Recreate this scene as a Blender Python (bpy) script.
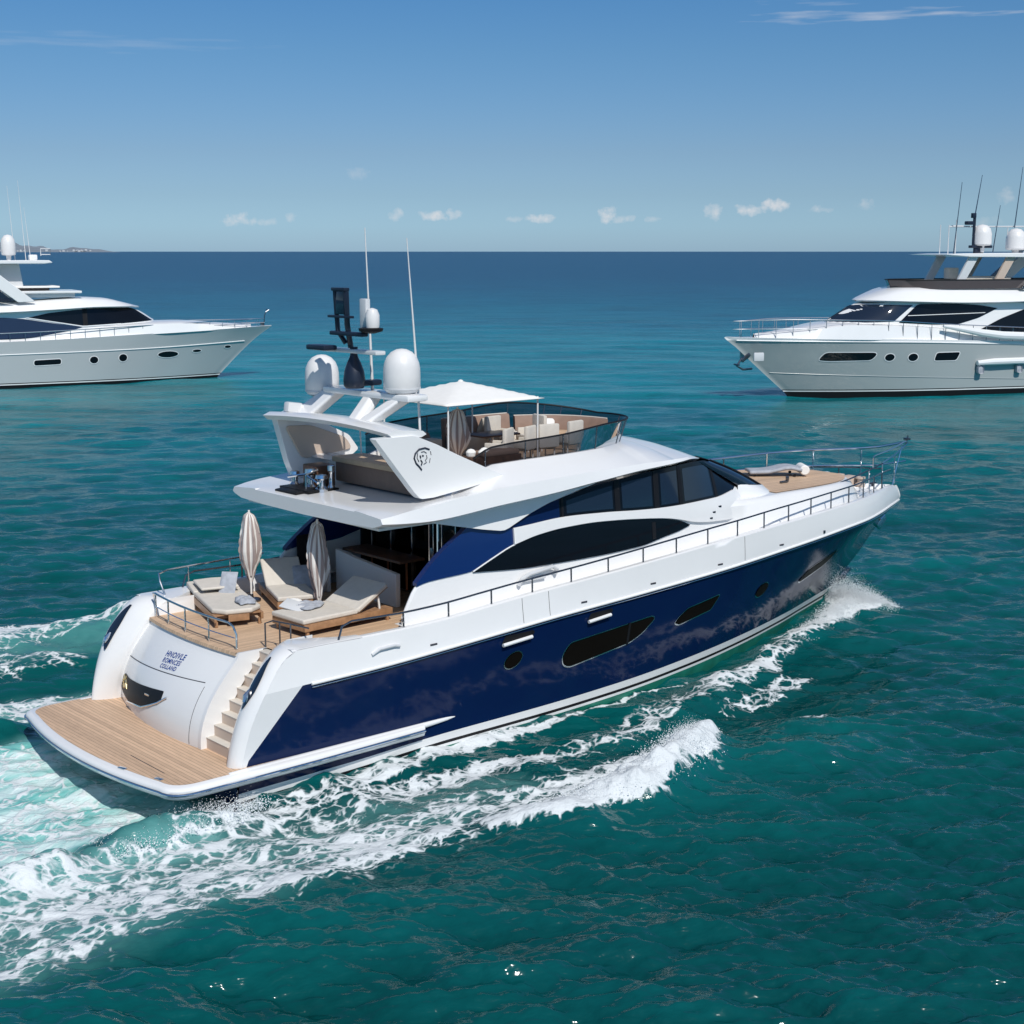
import bpy, bmesh, math, random
import numpy as np
from mathutils import Vector, Matrix
R = math.radians
S = bpy.context.scene
for o in list(bpy.data.objects): bpy.data.objects.remove(o)
COL = S.collection

# ------------------------------------------------------------------ camera, sky, sun, exposure
cam_d = bpy.data.cameras.new('camera'); cam = bpy.data.objects.new('camera', cam_d); COL.objects.link(cam)
CAM = Vector((-14.25, -29.94, 11.5))
PITCH, HEAD = math.atan(261/1500), R(41)
cam.location = CAM
fw = Vector((math.sin(HEAD)*math.cos(PITCH), math.cos(HEAD)*math.cos(PITCH), -math.sin(PITCH)))
cam.rotation_euler = fw.to_track_quat('-Z', 'Y').to_euler()
cam_d.sensor_width = 36; cam_d.lens = 36*1500/1024
cam_d.clip_start = 0.5; cam_d.clip_end = 60000
S.camera = cam

SUN_EL = R(47.5); sun_dir = Vector((-0.22, -0.64, 0)).normalized()*math.cos(SUN_EL) + Vector((0, 0, math.sin(SUN_EL)))
sd = bpy.data.lights.new('sun', 'SUN'); sd.energy = 3.75; sd.angle = R(0.55); sd.color = (1, .965, .91)
sun = bpy.data.objects.new('sun', sd); COL.objects.link(sun)
sun.rotation_euler = (-sun_dir).to_track_quat('-Z', 'Y').to_euler(); sun.location = (0, 0, 80)

W = bpy.data.worlds.new('World'); S.world = W; W.use_nodes = True
nt = W.node_tree; N = nt.nodes; L = nt.links
bg = N['Background']; bg.inputs[1].default_value = 0.09
sky = N.new('ShaderNodeTexSky'); sky.sky_type = 'NISHITA'; sky.sun_disc = False
sky.sun_elevation = SUN_EL; sky.sun_rotation = math.atan2(sun_dir.x, sun_dir.y)
sky.air_density = 1.0; sky.dust_density = 0.35; sky.ozone_density = 2.2
tc = N.new('ShaderNodeTexCoord'); sep = N.new('ShaderNodeSeparateXYZ'); L.new(tc.outputs['Generated'], sep.inputs[0])
ramp = N.new('ShaderNodeValToRGB'); L.new(sep.outputs['Z'], ramp.inputs[0])
cr = ramp.color_ramp; cr.elements[0].position = 0.0; cr.elements[0].color = (.49, .77, 1.30, 1)
cr.elements[1].position = 1.0; cr.elements[1].color = (1, 1, 1, 1)
for p_, c_ in ((.016, (.48, .75, 1.22, 1)), (.036, (.45, .65, 1.0, 1)), (.063, (.44, .605, .88, 1)), (.124, (.365, .60, .85, 1)), (.165, (.31, .585, .86, 1)), (.26, (.30, .55, .82, 1)), (.45, (.7, .9, 1, 1))):
    e = cr.elements.new(p_); e.color = c_
mul = N.new('ShaderNodeMixRGB'); mul.blend_type = 'MULTIPLY'; mul.inputs[0].default_value = 1
L.new(sky.outputs[0], mul.inputs[1]); L.new(ramp.outputs[0], mul.inputs[2])
# clouds as directions (azimuth, elevation) in the sky
def pixdir(x, y):
    Rt = Vector((math.cos(HEAD), -math.sin(HEAD), 0)); U = Rt.cross(fw)
    d = (fw + Rt*((x-512)/1500) - U*((y-512)/1500)).normalized()
    return d
def vm(op, a, b=None, c=None):
    n = N.new('ShaderNodeMath'); n.operation = op
    for i, v in enumerate((a, b, c)):
        if v is None: continue
        if isinstance(v, (int, float)): n.inputs[i].default_value = v
        else: L.new(v, n.inputs[i])
    return n.outputs[0]
az = vm('ARCTAN2', sep.outputs['X'], sep.outputs['Y']); el = vm('ARCSINE', sep.outputs['Z'])
comb = N.new('ShaderNodeCombineXYZ'); L.new(az, comb.inputs[0]); L.new(el, comb.inputs[1])
wn = N.new('ShaderNodeTexNoise'); wn.inputs['Scale'].default_value = 150; wn.inputs['Detail'].default_value = 5; wn.inputs['Roughness'].default_value = .6
L.new(comb.outputs[0], wn.inputs['Vector'])
wob = vm('SUBTRACT', wn.outputs['Fac'], .5)
acc = None
for (px, py, sx, sy, st) in ((238, 220, 15, 6, .7), (268, 222, 9, 4, .5), (291, 217, 6, 4, .4), (396, 215, 7, 7, .55), (437, 216, 17, 5, .95), (452, 214, 9, 5, .7),
                             (514, 219, 9, 3, .5), (541, 219, 15, 4.5, .9), (608, 214, 10, 8, .95), (622, 219, 14, 4, .6), (653, 219, 8, 3, .5), (713, 212, 10, 8, .65),
                             (750, 210, 13, 6, .95), (774, 206, 14, 7, .95), (820, 209, 10, 4, .45), (867, 204, 10, 5, .45), (357, 174, 12, 6, .22), (984, 222, 16, 5, .2), (1006, 196, 8, 8, .35)):
    d = pixdir(px, py); a0 = math.atan2(d.x, d.y); e0 = math.asin(d.z)
    da = vm('DIVIDE', vm('SUBTRACT', az, a0), sx/1500); de = vm('DIVIDE', vm('SUBTRACT', el, e0), sy/1500)
    r2 = vm('ADD', vm('MULTIPLY', da, da), vm('MULTIPLY', de, de))
    g = vm('MULTIPLY', vm('SUBTRACT', 1.15, vm('ADD', r2, vm('MULTIPLY', wob, 5.0))), st)
    g = vm('MAXIMUM', g, 0.0)
    acc = g if acc is None else vm('MAXIMUM', acc, g)
cl = vm('MINIMUM', vm('MULTIPLY', acc, .46), .66)
# thin cirrus streaks
mp = N.new('ShaderNodeMapping'); mp.inputs['Scale'].default_value = (14, 170, 1); mp.inputs['Rotation'].default_value = (0, 0, R(2))
L.new(comb.outputs[0], mp.inputs[0])
cn = N.new('ShaderNodeTexNoise'); cn.inputs['Scale'].default_value = 1.6; cn.inputs['Detail'].default_value = 6; L.new(mp.outputs[0], cn.inputs['Vector'])
def streak(px, py, sx, sy, st):
    d = pixdir(px, py); a0 = math.atan2(d.x, d.y); e0 = math.asin(d.z)
    da = vm('DIVIDE', vm('SUBTRACT', az, a0), sx/1500); de = vm('DIVIDE', vm('SUBTRACT', el, e0), sy/1500)
    r2 = vm('ADD', vm('MULTIPLY', da, da), vm('MULTIPLY', de, de))
    g = vm('MAXIMUM', vm('SUBTRACT', 1.0, vm('ADD', r2, vm('MULTIPLY', vm('SUBTRACT', cn.outputs['Fac'], .47), 7.0))), 0.0)
    return vm('MULTIPLY', g, st)
ci = vm('MAXIMUM', vm('MAXIMUM', streak(870, 16, 105, 6, .22), streak(800, 2, 50, 5, .16)), streak(70, 40, 160, 9, .05))
ci = vm('MINIMUM', vm('ADD', cl, ci), .85)
mixc = N.new('ShaderNodeMixRGB'); L.new(ci, mixc.inputs[0]); L.new(mul.outputs[0], mixc.inputs[1]); mixc.inputs[2].default_value = (8.4, 8.3, 8.5, 1)
L.new(mixc.outputs[0], bg.inputs[0])

vs = S.view_settings; vs.view_transform = 'Standard'; vs.look = 'None'; vs.exposure = 0.0; vs.gamma = 1; vs.use_curve_mapping = False
S.render.engine = 'CYCLES'; S.cycles.max_bounces = 8; S.cycles.transparent_max_bounces = 12
S.cycles.caustics_reflective = False; S.cycles.caustics_refractive = False

# ------------------------------------------------------------------ materials
def mat(name, col, rough=.5, metal=0., coat=0., spec=.5, noise=0., nscale=6., bump=0., bscale=40., coat_rough=.03):
    m = bpy.data.materials.new(name); m.use_nodes = True; t = m.node_tree; b = t.nodes['Principled BSDF']
    b.inputs['Base Color'].default_value = (*col, 1); b.inputs['Roughness'].default_value = rough; b.inputs['Metallic'].default_value = metal
    b.inputs['Coat Weight'].default_value = coat; b.inputs['Coat Roughness'].default_value = coat_rough; b.inputs['Specular IOR Level'].default_value = spec
    co = t.nodes.new('ShaderNodeTexCoord')
    if noise:
        n = t.nodes.new('ShaderNodeTexNoise'); n.inputs['Scale'].default_value = nscale; n.inputs['Detail'].default_value = 5
        t.links.new(co.outputs['Object'], n.inputs['Vector'])
        r = t.nodes.new('ShaderNodeValToRGB'); t.links.new(n.outputs['Fac'], r.inputs[0])
        r.color_ramp.elements[0].position = .3; r.color_ramp.elements[1].position = .7
        r.color_ramp.elements[0].color = (*[c*(1-noise) for c in col], 1); r.color_ramp.elements[1].color = (*[min(1, c*(1+noise)) for c in col], 1)
        t.links.new(r.outputs[0], b.inputs['Base Color'])
    if bump:
        n = t.nodes.new('ShaderNodeTexNoise'); n.inputs['Scale'].default_value = bscale; n.inputs['Detail'].default_value = 3
        t.links.new(co.outputs['Object'], n.inputs['Vector'])
        k = t.nodes.new('ShaderNodeBump'); k.inputs['Strength'].default_value = bump; k.inputs['Distance'].default_value = .02
        t.links.new(n.outputs['Fac'], k.inputs['Height']); t.links.new(k.outputs[0], b.inputs['Normal'])
    return m
def teak(name, col, axis, pitch=.065, lines=.45):
    m = bpy.data.materials.new(name); m.use_nodes = True; t = m.node_tree; b = t.nodes['Principled BSDF']; b.inputs['Roughness'].default_value = .6
    co = t.nodes.new('ShaderNodeTexCoord'); sp = t.nodes.new('ShaderNodeSeparateXYZ'); t.links.new(co.outputs['Object'], sp.inputs[0])
    def mth(op, a, v=None):
        n = t.nodes.new('ShaderNodeMath'); n.operation = op
        for i, q in enumerate((a, v)):
            if q is None: continue
            if isinstance(q, (int, float)): n.inputs[i].default_value = q
            else: t.links.new(q, n.inputs[i])
        return n.outputs[0]
    a = sp.outputs['XY'.index(axis)]
    q = mth('DIVIDE', a, pitch); fr = mth('FRACT', q); fl = mth('FLOOR', q)
    line = mth('LESS_THAN', fr, .13)
    wnn = t.nodes.new('ShaderNodeTexWhiteNoise'); wnn.noise_dimensions = '1D'; t.links.new(fl, wnn.inputs['W'])
    n = t.nodes.new('ShaderNodeTexNoise'); n.inputs['Scale'].default_value = 3.0; n.inputs['Detail'].default_value = 6
    mpn = t.nodes.new('ShaderNodeMapping'); mpn.inputs['Scale'].default_value = (6, 1, 1) if axis == 'X' else (1, 6, 1)
    t.links.new(co.outputs['Object'], mpn.inputs[0]); t.links.new(mpn.outputs[0], n.inputs['Vector'])
    v = mth('ADD', mth('MULTIPLY', wnn.outputs[0], .5), mth('MULTIPLY', n.outputs['Fac'], .8))
    r = t.nodes.new('ShaderNodeValToRGB'); t.links.new(v, r.inputs[0])
    r.color_ramp.elements[0].position = .25; r.color_ramp.elements[1].position = 1.0
    r.color_ramp.elements[0].color = (*[c*.78 for c in col], 1); r.color_ramp.elements[1].color = (*[c*1.15 for c in col], 1)
    mx = t.nodes.new('ShaderNodeMixRGB'); t.links.new(mth('MULTIPLY', line, lines), mx.inputs[0]); t.links.new(r.outputs[0], mx.inputs[1])
    mx.inputs[2].default_value = (.05, .035, .025, 1); t.links.new(mx.outputs[0], b.inputs['Base Color'])
    return m
def glass_tint(name, tint, refl=.12):
    m = bpy.data.materials.new(name); m.use_nodes = True; t = m.node_tree; t.nodes.clear()
    o = t.nodes.new('ShaderNodeOutputMaterial'); tr = t.nodes.new('ShaderNodeBsdfTransparent'); tr.inputs[0].default_value = (*tint, 1)
    g = t.nodes.new('ShaderNodeBsdfGlossy'); g.inputs['Roughness'].default_value = .02; f = t.nodes.new('ShaderNodeFresnel'); f.inputs[0].default_value = 1.28
    ad = t.nodes.new('ShaderNodeMath'); ad.operation = 'ADD'; ad.inputs[1].default_value = refl*.3; t.links.new(f.outputs[0], ad.inputs[0])
    mx = t.nodes.new('ShaderNodeMixShader'); t.links.new(ad.outputs[0], mx.inputs[0]); t.links.new(tr.outputs[0], mx.inputs[1]); t.links.new(g.outputs[0], mx.inputs[2])
    t.links.new(mx.outputs[0], o.inputs[0]); return m

M = {}
M['white'] = mat('white gelcoat', (.79, .79, .785), .22, coat=.4, noise=.015, nscale=.8)
M['white_soft'] = mat('white satin', (.76, .76, .75), .45)
M['grey_white'] = mat('pale grey gelcoat', (.62, .63, .64), .3, coat=.3)
M['navy'] = mat('navy topside paint', (.003, .013, .060), .08, coat=.0, spec=.22)
M['blue'] = mat('royal blue panel', (.004, .020, .11), .18, coat=.5)
M['boot'] = mat('boot stripe white', (.78, .78, .77), .3)
M['black'] = mat('black paint', (.008, .008, .010), .5, spec=.25)
M['green'] = mat('antifouling green', (.012, .16, .11), .45, noise=.25, nscale=2)
M['glass'] = mat('dark window glass', (.004, .005, .008), .04, spec=.32)
M['glassblue'] = mat('windscreen glass', (.010, .018, .035), .04, spec=.75, coat=.15)
M['smoke'] = glass_tint('smoked acrylic', (.27, .275, .31), .0)
M['portlight'] = mat('hull portlight glass', (.006, .005, .004), .35, spec=.03)
M['chrome'] = mat('polished steel', (.72, .73, .75), .12, metal=1)
M['darksteel'] = mat('dark rail steel', (.16, .17, .19), .25, metal=.9)
M['teak_x'] = teak('teak planks across', (.60, .41, .27), 'X', .10, .55)
M['teak_y'] = teak('teak planks along', (.62, .43, .28), 'Y', .085, .4)
M['teak_solid'] = mat('varnished teak', (.34, .19, .10), .4, noise=.2, nscale=9)
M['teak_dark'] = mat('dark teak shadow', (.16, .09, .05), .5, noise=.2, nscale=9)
M['cream'] = mat('cream cushion', (.60, .555, .49), .85, noise=.05, nscale=5, bump=.25, bscale=25)
M['tan'] = mat('tan upholstery', (.25, .165, .125), .7, noise=.08, bump=.2)
M['tan2'] = mat('sand leather', (.50, .36, .24), .6, noise=.06)
M['beige'] = mat('beige panel', (.55, .44, .36), .5)
M['canvas'] = mat('white canvas', (.80, .79, .76), .8, noise=.02, bump=.15, bscale=8)
M['grey_cloth'] = mat('grey blue cloth', (.36, .38, .42), .85, noise=.15, nscale=8, bump=.5, bscale=14)
M['wood'] = mat('dark walnut', (.10, .05, .03), .4, noise=.3, nscale=6)
M['interior'] = mat('dark interior', (.02, .018, .018), .6)
M['orange'] = mat('orange leather', (.45, .13, .04), .6)
M['navy_mark'] = mat('navy lettering', (.015, .06, .27), .5)
M['gold'] = mat('brushed brass', (.75, .62, .35), .3, metal=.8)
M['radome'] = mat('radome white', (.74, .73, .72), .35, noise=.02)
M['mast'] = mat('mast graphite', (.012, .018, .035), .35)
M['seam'] = mat('dark seam line', (.05, .05, .06), .6)  # dark colour of panel joints and scuppers

# striped canvas for folded parasols
def stripe_mat():
    m = bpy.data.materials.new('striped canvas'); m.use_nodes = True; t = m.node_tree; b = t.nodes['Principled BSDF']; b.inputs['Roughness'].default_value = .85
    co = t.nodes.new('ShaderNodeTexCoord'); sp = t.nodes.new('ShaderNodeSeparateXYZ'); t.links.new(co.outputs['Object'], sp.inputs[0])
    a = t.nodes.new('ShaderNodeMath'); a.operation = 'ARCTAN2'; t.links.new(sp.outputs['X'], a.inputs[0]); t.links.new(sp.outputs['Y'], a.inputs[1])
    k = t.nodes.new('ShaderNodeMath'); k.operation = 'MULTIPLY'; k.inputs[1].default_value = 11; t.links.new(a.outputs[0], k.inputs[0])
    s = t.nodes.new('ShaderNodeMath'); s.operation = 'SINE'; t.links.new(k.outputs[0], s.inputs[0])
    r = t.nodes.new('ShaderNodeValToRGB'); r.color_ramp.elements[0].position = .35; r.color_ramp.elements[1].position = .6
    ad = t.nodes.new('ShaderNodeMath'); ad.operation = 'MULTIPLY_ADD'; ad.inputs[1].default_value = .5; ad.inputs[2].default_value = .5; t.links.new(s.outputs[0], ad.inputs[0])
    t.links.new(ad.outputs[0], r.inputs[0]); r.color_ramp.elements[0].color = (.34, .27, .25, 1); r.color_ramp.elements[1].color = (.74, .71, .67, 1)
    t.links.new(r.outputs[0], b.inputs['Base Color']); return m
M['stripe'] = stripe_mat()

# ------------------------------------------------------------------ mesh helpers
class MB:
    def __init__(s): s.v = []; s.f = []; s.m = []
    def add(s, verts, faces, mi=0):
        k = len(s.v); s.v += [tuple(map(float, p)) for p in verts]; s.f += [tuple(i+k for i in f) for f in faces]; s.m += [mi]*len(faces); return s
    def box(s, c, d, bev=.0, rot=None, mi=0):
        bm = bmesh.new(); bmesh.ops.create_cube(bm, size=1)
        bmesh.ops.scale(bm, vec=d, verts=bm.verts)
        if bev: bmesh.ops.bevel(bm, geom=bm.edges[:], offset=bev, segments=2, affect='EDGES', profile=.6)
        Mx = Matrix.Translation(c) @ (rot if rot is not None else Matrix())
        bm.verts.index_update()
        s.add([Mx @ v.co for v in bm.verts], [[v.index for v in f.verts] for f in bm.faces], mi); bm.free(); return s
    def tube(s, pts, r, n=8, mi=0, cap=True):
        pts = [Vector(p) for p in pts]; rr = r if isinstance(r, (list, tuple)) else [r]*len(pts)
        V = []; F = []; ref = None
        for i, p in enumerate(pts):
            t = (pts[min(i+1, len(pts)-1)] - pts[max(i-1, 0)])
            if t.length < 1e-9: t = Vector((0, 0, 1))
            t.normalize()
            if ref is None: ref = Vector((0, 0, 1)) if abs(t.z) < .9 else Vector((1, 0, 0))
            a = t.cross(ref).normalized(); b = a.cross(t).normalized(); ref = b
            for k in range(n):
                th = 2*math.pi*k/n; V.append(p + (a*math.cos(th)+b*math.sin(th))*rr[i])
        for i in range(len(pts)-1):
            for k in range(n): F.append((i*n+k, i*n+(k+1) % n, (i+1)*n+(k+1) % n, (i+1)*n+k))
        if cap: F.append(tuple(range(n-1, -1, -1))); F.append(tuple((len(pts)-1)*n+k for k in range(n)))
        return s.add(V, F, mi)
    def grid(s, P, mi=0, closed=False):
        P = np.asarray(P, float); a, b = P.shape[:2]; F = []
        for i in range(a-1):
            for j in range(b if closed else b-1): F.append((i*b+j, i*b+(j+1) % b, (i+1)*b+(j+1) % b, (i+1)*b+j))
        return s.add(P.reshape(-1, 3), F, mi)
    def lathe(s, prof, c=(0, 0, 0), n=24, mi=0):
        V = []; F = []
        for r, z in prof:
            for k in range(n):
                a = 2*math.pi*k/n; V.append((c[0]+r*math.cos(a), c[1]+r*math.sin(a), c[2]+z))
        for i in range(len(prof)-1):
            for k in range(n): F.append((i*n+k, i*n+(k+1) % n, (i+1)*n+(k+1) % n, (i+1)*n+k))
        F.append(tuple(range(n-1, -1, -1))); F.append(tuple((len(prof)-1)*n+k for k in range(n)))
        return s.add(V, F, mi)
    def prism(s, poly, ax, lo, hi, mi=0):
        n = len(poly)
        def q(p, t): return {'y': (p[0], t, p[1]), 'z': (p[0], p[1], t), 'x': (t, p[0], p[1])}[ax]
        V = [q(p, lo) for p in poly]+[q(p, hi) for p in poly]
        F = [tuple(range(n))[::-1], tuple(range(n, 2*n))]+[(i, (i+1) % n, (i+1) % n+n, i+n) for i in range(n)]
        return s.add(V, F, mi)
    def build(s, name, mats, parent=None, smooth=35, fix=True, bevel=0, seg=2, weld=True):
        me = bpy.data.meshes.new(name); me.from_pydata(s.v, [], s.f)
        if not isinstance(mats, (list, tuple)): mats = [mats]
        for m in mats: me.materials.append(m)
        me.polygons.foreach_set('material_index', s.m)
        bm = bmesh.new(); bm.from_mesh(me)
        if weld: bmesh.ops.remove_doubles(bm, verts=bm.verts, dist=1e-4)
        bmesh.ops.dissolve_degenerate(bm, dist=1e-5, edges=bm.edges)
        if fix: bmesh.ops.recalc_face_normals(bm, faces=bm.faces)
        bm.to_mesh(me); bm.free()
        if smooth:
            me.polygons.foreach_set('use_smooth', [True]*len(me.polygons)); me.set_sharp_from_angle(angle=R(smooth))
        o = bpy.data.objects.new(name, me); COL.objects.link(o)
        if parent is not None: o.parent = parent
        if bevel:
            b = o.modifiers.new('bevel', 'BEVEL'); b.width = bevel; b.segments = seg; b.limit_method = 'ANGLE'; b.angle_limit = R(35); b.harden_normals = False
        return o
def empty(name, label=None, cat=None, group=None, loc=(0, 0, 0), rz=0):
    o = bpy.data.objects.new(name, None); COL.objects.link(o); o.location = loc; o.rotation_euler = (0, 0, rz); o.empty_display_size = .2
    tag(o, label, cat, group); return o
def tag(o, label=None, cat=None, group=None, kind=None):
    if label: o['label'] = label
    if cat: o['category'] = cat
    if group: o['group'] = group
    if kind: o['kind'] = kind
    return o
def copy_tree(o, parent=None):
    c = o.copy(); COL.objects.link(c)
    if parent is not None: c.parent = parent
    for ch in [k for k in bpy.data.objects if k.parent == o]: copy_tree(ch, c)
    return c
def pchip(xs, ys):
    xs = np.asarray(xs, float); ys = np.asarray(ys, float); h = np.diff(xs); d = np.diff(ys)/h; m = np.zeros(len(xs))
    m[0] = d[0]; m[-1] = d[-1]
    for i in range(1, len(xs)-1):
        if d[i-1]*d[i] > 0:
            w1 = 2*h[i]+h[i-1]; w2 = h[i]+2*h[i-1]; m[i] = (w1+w2)/(w1/d[i-1]+w2/d[i])
    def f(x):
        x = np.clip(np.asarray(x, float), xs[0], xs[-1]); i = np.clip(np.searchsorted(xs, x)-1, 0, len(xs)-2)
        t = (x-xs[i])/h[i]; t2 = t*t; t3 = t2*t
        return (2*t3-3*t2+1)*ys[i]+(t3-2*t2+t)*h[i]*m[i]+(-2*t3+3*t2)*ys[i+1]+(t3-t2)*h[i]*m[i+1]
    return f
def curve(pts): return pchip([p[0] for p in pts], [p[1] for p in pts])
def panel(hb, zb, zt, x0, x1, n=24, rows=6, off=.02, thick=0, sides=(-1, 1), mi=0, mb=None):
    """a skin lying on the side surface y = +-hb(x, z) between the curves zb(x) and zt(x)"""
    mb = mb or MB(); t = .5-.5*np.cos(np.linspace(0, math.pi, n+1)); xs = x0+(x1-x0)*t
    for sd_ in sides:
        P = np.zeros((n+1, rows+1, 3))
        for i, x in enumerate(xs):
            a, b = float(zb(x)), float(zt(x)); b = max(a, b)
            for j in range(rows+1):
                z = a+(b-a)*j/rows; P[i, j] = (x, sd_*(hb(x, z)+off), z)
        if thick:
            Q = P.copy(); Q[:, :, 1] -= sd_*thick
            ring = np.concatenate([P, Q[:, ::-1]], axis=1); mb.grid(ring, mi, closed=True)
            for e in (0, n): mb.add(ring[e], [tuple(range(2*rows+2))], mi)
        else: mb.grid(P, mi)
    return mb
def poly_curves(poly):
    """lower and upper z(x) of an x-monotone outline"""
    xs = sorted({round(p[0], 4) for p in poly}); n = len(poly)
    def cross(x):
        z = []
        for i in range(n):
            a, b = poly[i], poly[(i+1) % n]
            lo, hi = min(a[0], b[0]), max(a[0], b[0])
            if lo-1e-6 <= x <= hi+1e-6:
                if hi-lo < 1e-6: z += [a[1], b[1]]
                else: z.append(a[1]+(b[1]-a[1])*(x-a[0])/(b[0]-a[0]))
        return (min(z), max(z)) if z else (0, 0)
    return (lambda x: cross(min(max(x, xs[0]+1e-5), xs[-1]-1e-5))[0]), (lambda x: cross(min(max(x, xs[0]+1e-5), xs[-1]-1e-5))[1]), xs[0], xs[-1]
def round_poly(poly, r=.1, n=4):
    out = []; k = len(poly)
    for i in range(k):
        p = Vector(poly[i]); a = Vector(poly[i-1])-p; b = Vector(poly[(i+1) % k])-p
        ra = min(r, a.length*.45); rb = min(r, b.length*.45); A = p+a.normalized()*ra; B = p+b.normalized()*rb
        for j in range(n+1):
            t = j/n; out.append(tuple(A*(1-t)**2+p*2*t*(1-t)+B*t*t))
    return out
def grow(poly, d):
    c = Vector((sum(p[0] for p in poly)/len(poly), sum(p[1] for p in poly)/len(poly))); n = len(poly); out = []
    for i in range(n):
        a = Vector(poly[i-1]); p = Vector(poly[i]); b = Vector(poly[(i+1) % n])
        t = (b-a).normalized(); nn = Vector((t.y, -t.x))
        if nn.dot(p-c) < 0: nn = -nn
        out.append(tuple(p+nn*d))
    return out
def side_window(name, hb, poly, side, parent, r=.1, frame=.05, gm=None, fm=None, off=.012, sub='window_frame'):
    pr = round_poly(poly, r); a, b, x0, x1 = poly_curves(pr)
    g = panel(hb, a, b, x0, x1, 30, 5, off+.012, sides=(side,)).build(name, gm or M['glass'], parent, fix=False)
    if frame:
        a2, b2, X0, X1 = poly_curves(grow(pr, frame))
        panel(hb, a2, b2, X0, X1, 30, 5, off, sides=(side,)).build(sub, fm or M['chrome'], g, fix=False)
    return g
# ------------------------------------------------------------------ the sea
rng = np.random.default_rng(7)
h0 = 11.5
rows = 1000
ang = np.concatenate([np.linspace(R(36), R(1.1), rows-90), np.geomspace(R(1.08), R(.022), 90)])
rad = h0/np.tan(ang)
head = math.pi/2-HEAD     # maths angle of the view direction
th = np.concatenate([np.linspace(-R(24), R(24), 1150), np.linspace(R(24.6), R(335.4), 150)]) + head
nr, nth = len(rad), len(th)
RR, TT = np.meshgrid(rad, th, indexing='ij')
X = CAM.x + RR*np.cos(TT); Y = CAM.y + RR*np.sin(TT)
sp_ = np.maximum(np.gradient(rad)[:, None]*np.ones_like(X), RR*R(48)/1150)   # local grid spacing

def sstep(a, b, x):
    t = np.clip((x-a)/(b-a), 0, 1); return t*t*(3-2*t)
def vnoise(x, y, seed):
    xi = np.floor(x).astype(np.int64); yi = np.floor(y).astype(np.int64); fx = x-xi; fy = y-yi
    def hsh(i, j):
        k = (i*374761393 + j*668265263 + seed*1442695041) & 0x7fffffff
        k = ((k ^ (k >> 13))*1274126177) & 0x7fffffff
        return ((k ^ (k >> 16)) & 0xffff)/65535.
    u = fx*fx*(3-2*fx); v = fy*fy*(3-2*fy)
    return (hsh(xi, yi)*(1-u)+hsh(xi+1, yi)*u)*(1-v)+(hsh(xi, yi+1)*(1-u)+hsh(xi+1, yi+1)*u)*v
def fbm(x, y, seed, o=4):
    s = 0; a = .5; t = 0
    for k in range(o):
        s = s+a*vnoise(x*2**k+17*k, y*2**k-9*k, seed+k); t += a; a *= .5
    return s/t
# wind waves: sums of sines with wandering phase
Z = np.zeros_like(X)
wd = head + math.pi + .12        # waves run towards the camera
wx = 1.3*(fbm(X/23, Y/23, 3)-.5)*6; wy = 1.3*(fbm(X/19, Y/19, 5)-.5)*6
near = RR < 420
gust = .55+.9*fbm(X/38, Y/38, 11, 3)
for lam in np.geomspace(.24, 20, 84):
    a = wd + rng.normal(0, .62 if lam < 4 else .34); k = 2*math.pi/lam
    amp = (.0108*lam**.85 if lam < 1.8 else .0108*1.8**.85*(lam/1.8)**-.05)*rng.uniform(.55, 1.35)
    fade = np.clip(lam/(2.4*sp_)-1, 0, 1)
    ph = k*((X+wx*min(lam, 5)/7)*math.cos(a)+(Y+wy*min(lam, 5)/7)*math.sin(a))+rng.uniform(0, 6.28)
    s = np.sin(ph); Z += amp*fade*gust*(s+.25*np.cos(2*ph))

def pdist(pts):
    """distance to a polyline and the interpolated extra columns (x, y, v1, v2 ...)"""
    pts = np.array(pts, float); best = np.full(X.shape, 1e9); val = [np.zeros(X.shape) for _ in range(pts.shape[1]-2)]
    sgn = np.zeros(X.shape)
    for a, b in zip(pts[:-1], pts[1:]):
        d = b[:2]-a[:2]; t = np.clip(((X-a[0])*d[0]+(Y-a[1])*d[1])/(d@d), 0, 1)
        ex = X-(a[0]+t*d[0]); ey = Y-(a[1]+t*d[1]); q = np.hypot(ex, ey); mk = q < best; best = np.where(mk, q, best)
        sgn = np.where(mk, np.sign(d[0]*ey-d[1]*ex), sgn)
        for i in range(len(val)): val[i] = np.where(mk, a[i+2]+t*(b[i+2]-a[i+2]), val[i])
    return best, val, sgn
def ridge(pts):           # x, y, height, width
    d, (hh, ww), _ = pdist(pts); return hh*np.exp(-(d/ww)**2)
def band(pts, soft=1.0):  # x, y, half width, density
    d, (ww, dd), _ = pdist(pts); return dd*(1-sstep(.45, 1.0+soft*.35, d/ww))
loc = (np.abs(X-8) < 75) & (np.abs(Y) < 60)
n1 = fbm(X/1.6, Y/1.6, 21); n2 = fbm(X/.55, Y/.55, 31, 3); n3 = fbm(X/4.5, Y/4.5, 41)
mir = lambda p: [(a[0], -a[1], *a[2:]) for a in p]
crest = [(12.2, -6.7, .05, .5), (11.1, -7.5, .50, .6), (9.4, -8.5, .72, .68), (7.4, -9.0, .60, .72), (5.8, -8.5, .36, .75), (3.5, -7.7, .12, .8), (-6, -8, .06, 1)]
swell = [(17, -7.6, .04, 1.6), (13, -9.2, .22, 1.7), (9, -10.2, .30, 1.6), (4, -9.6, .28, 1.5), (-3, -9.5, .24, 1.4), (-14, -10, .12, 1.8)]
arm = [(25.6, -.4, .45, .5), (25.9, -1.9, .22, .55), (24.4, -1.5, .35, .6), (22.6, -2.2, .28, .6), (19.8, -2.9, .22, .55), (16.3, -4.0, .20, .5), (13.5, -5.0, .18, .5), (10.5, -5.5, .14, .45), (7.5, -5.4, .10, .45)]
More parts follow.
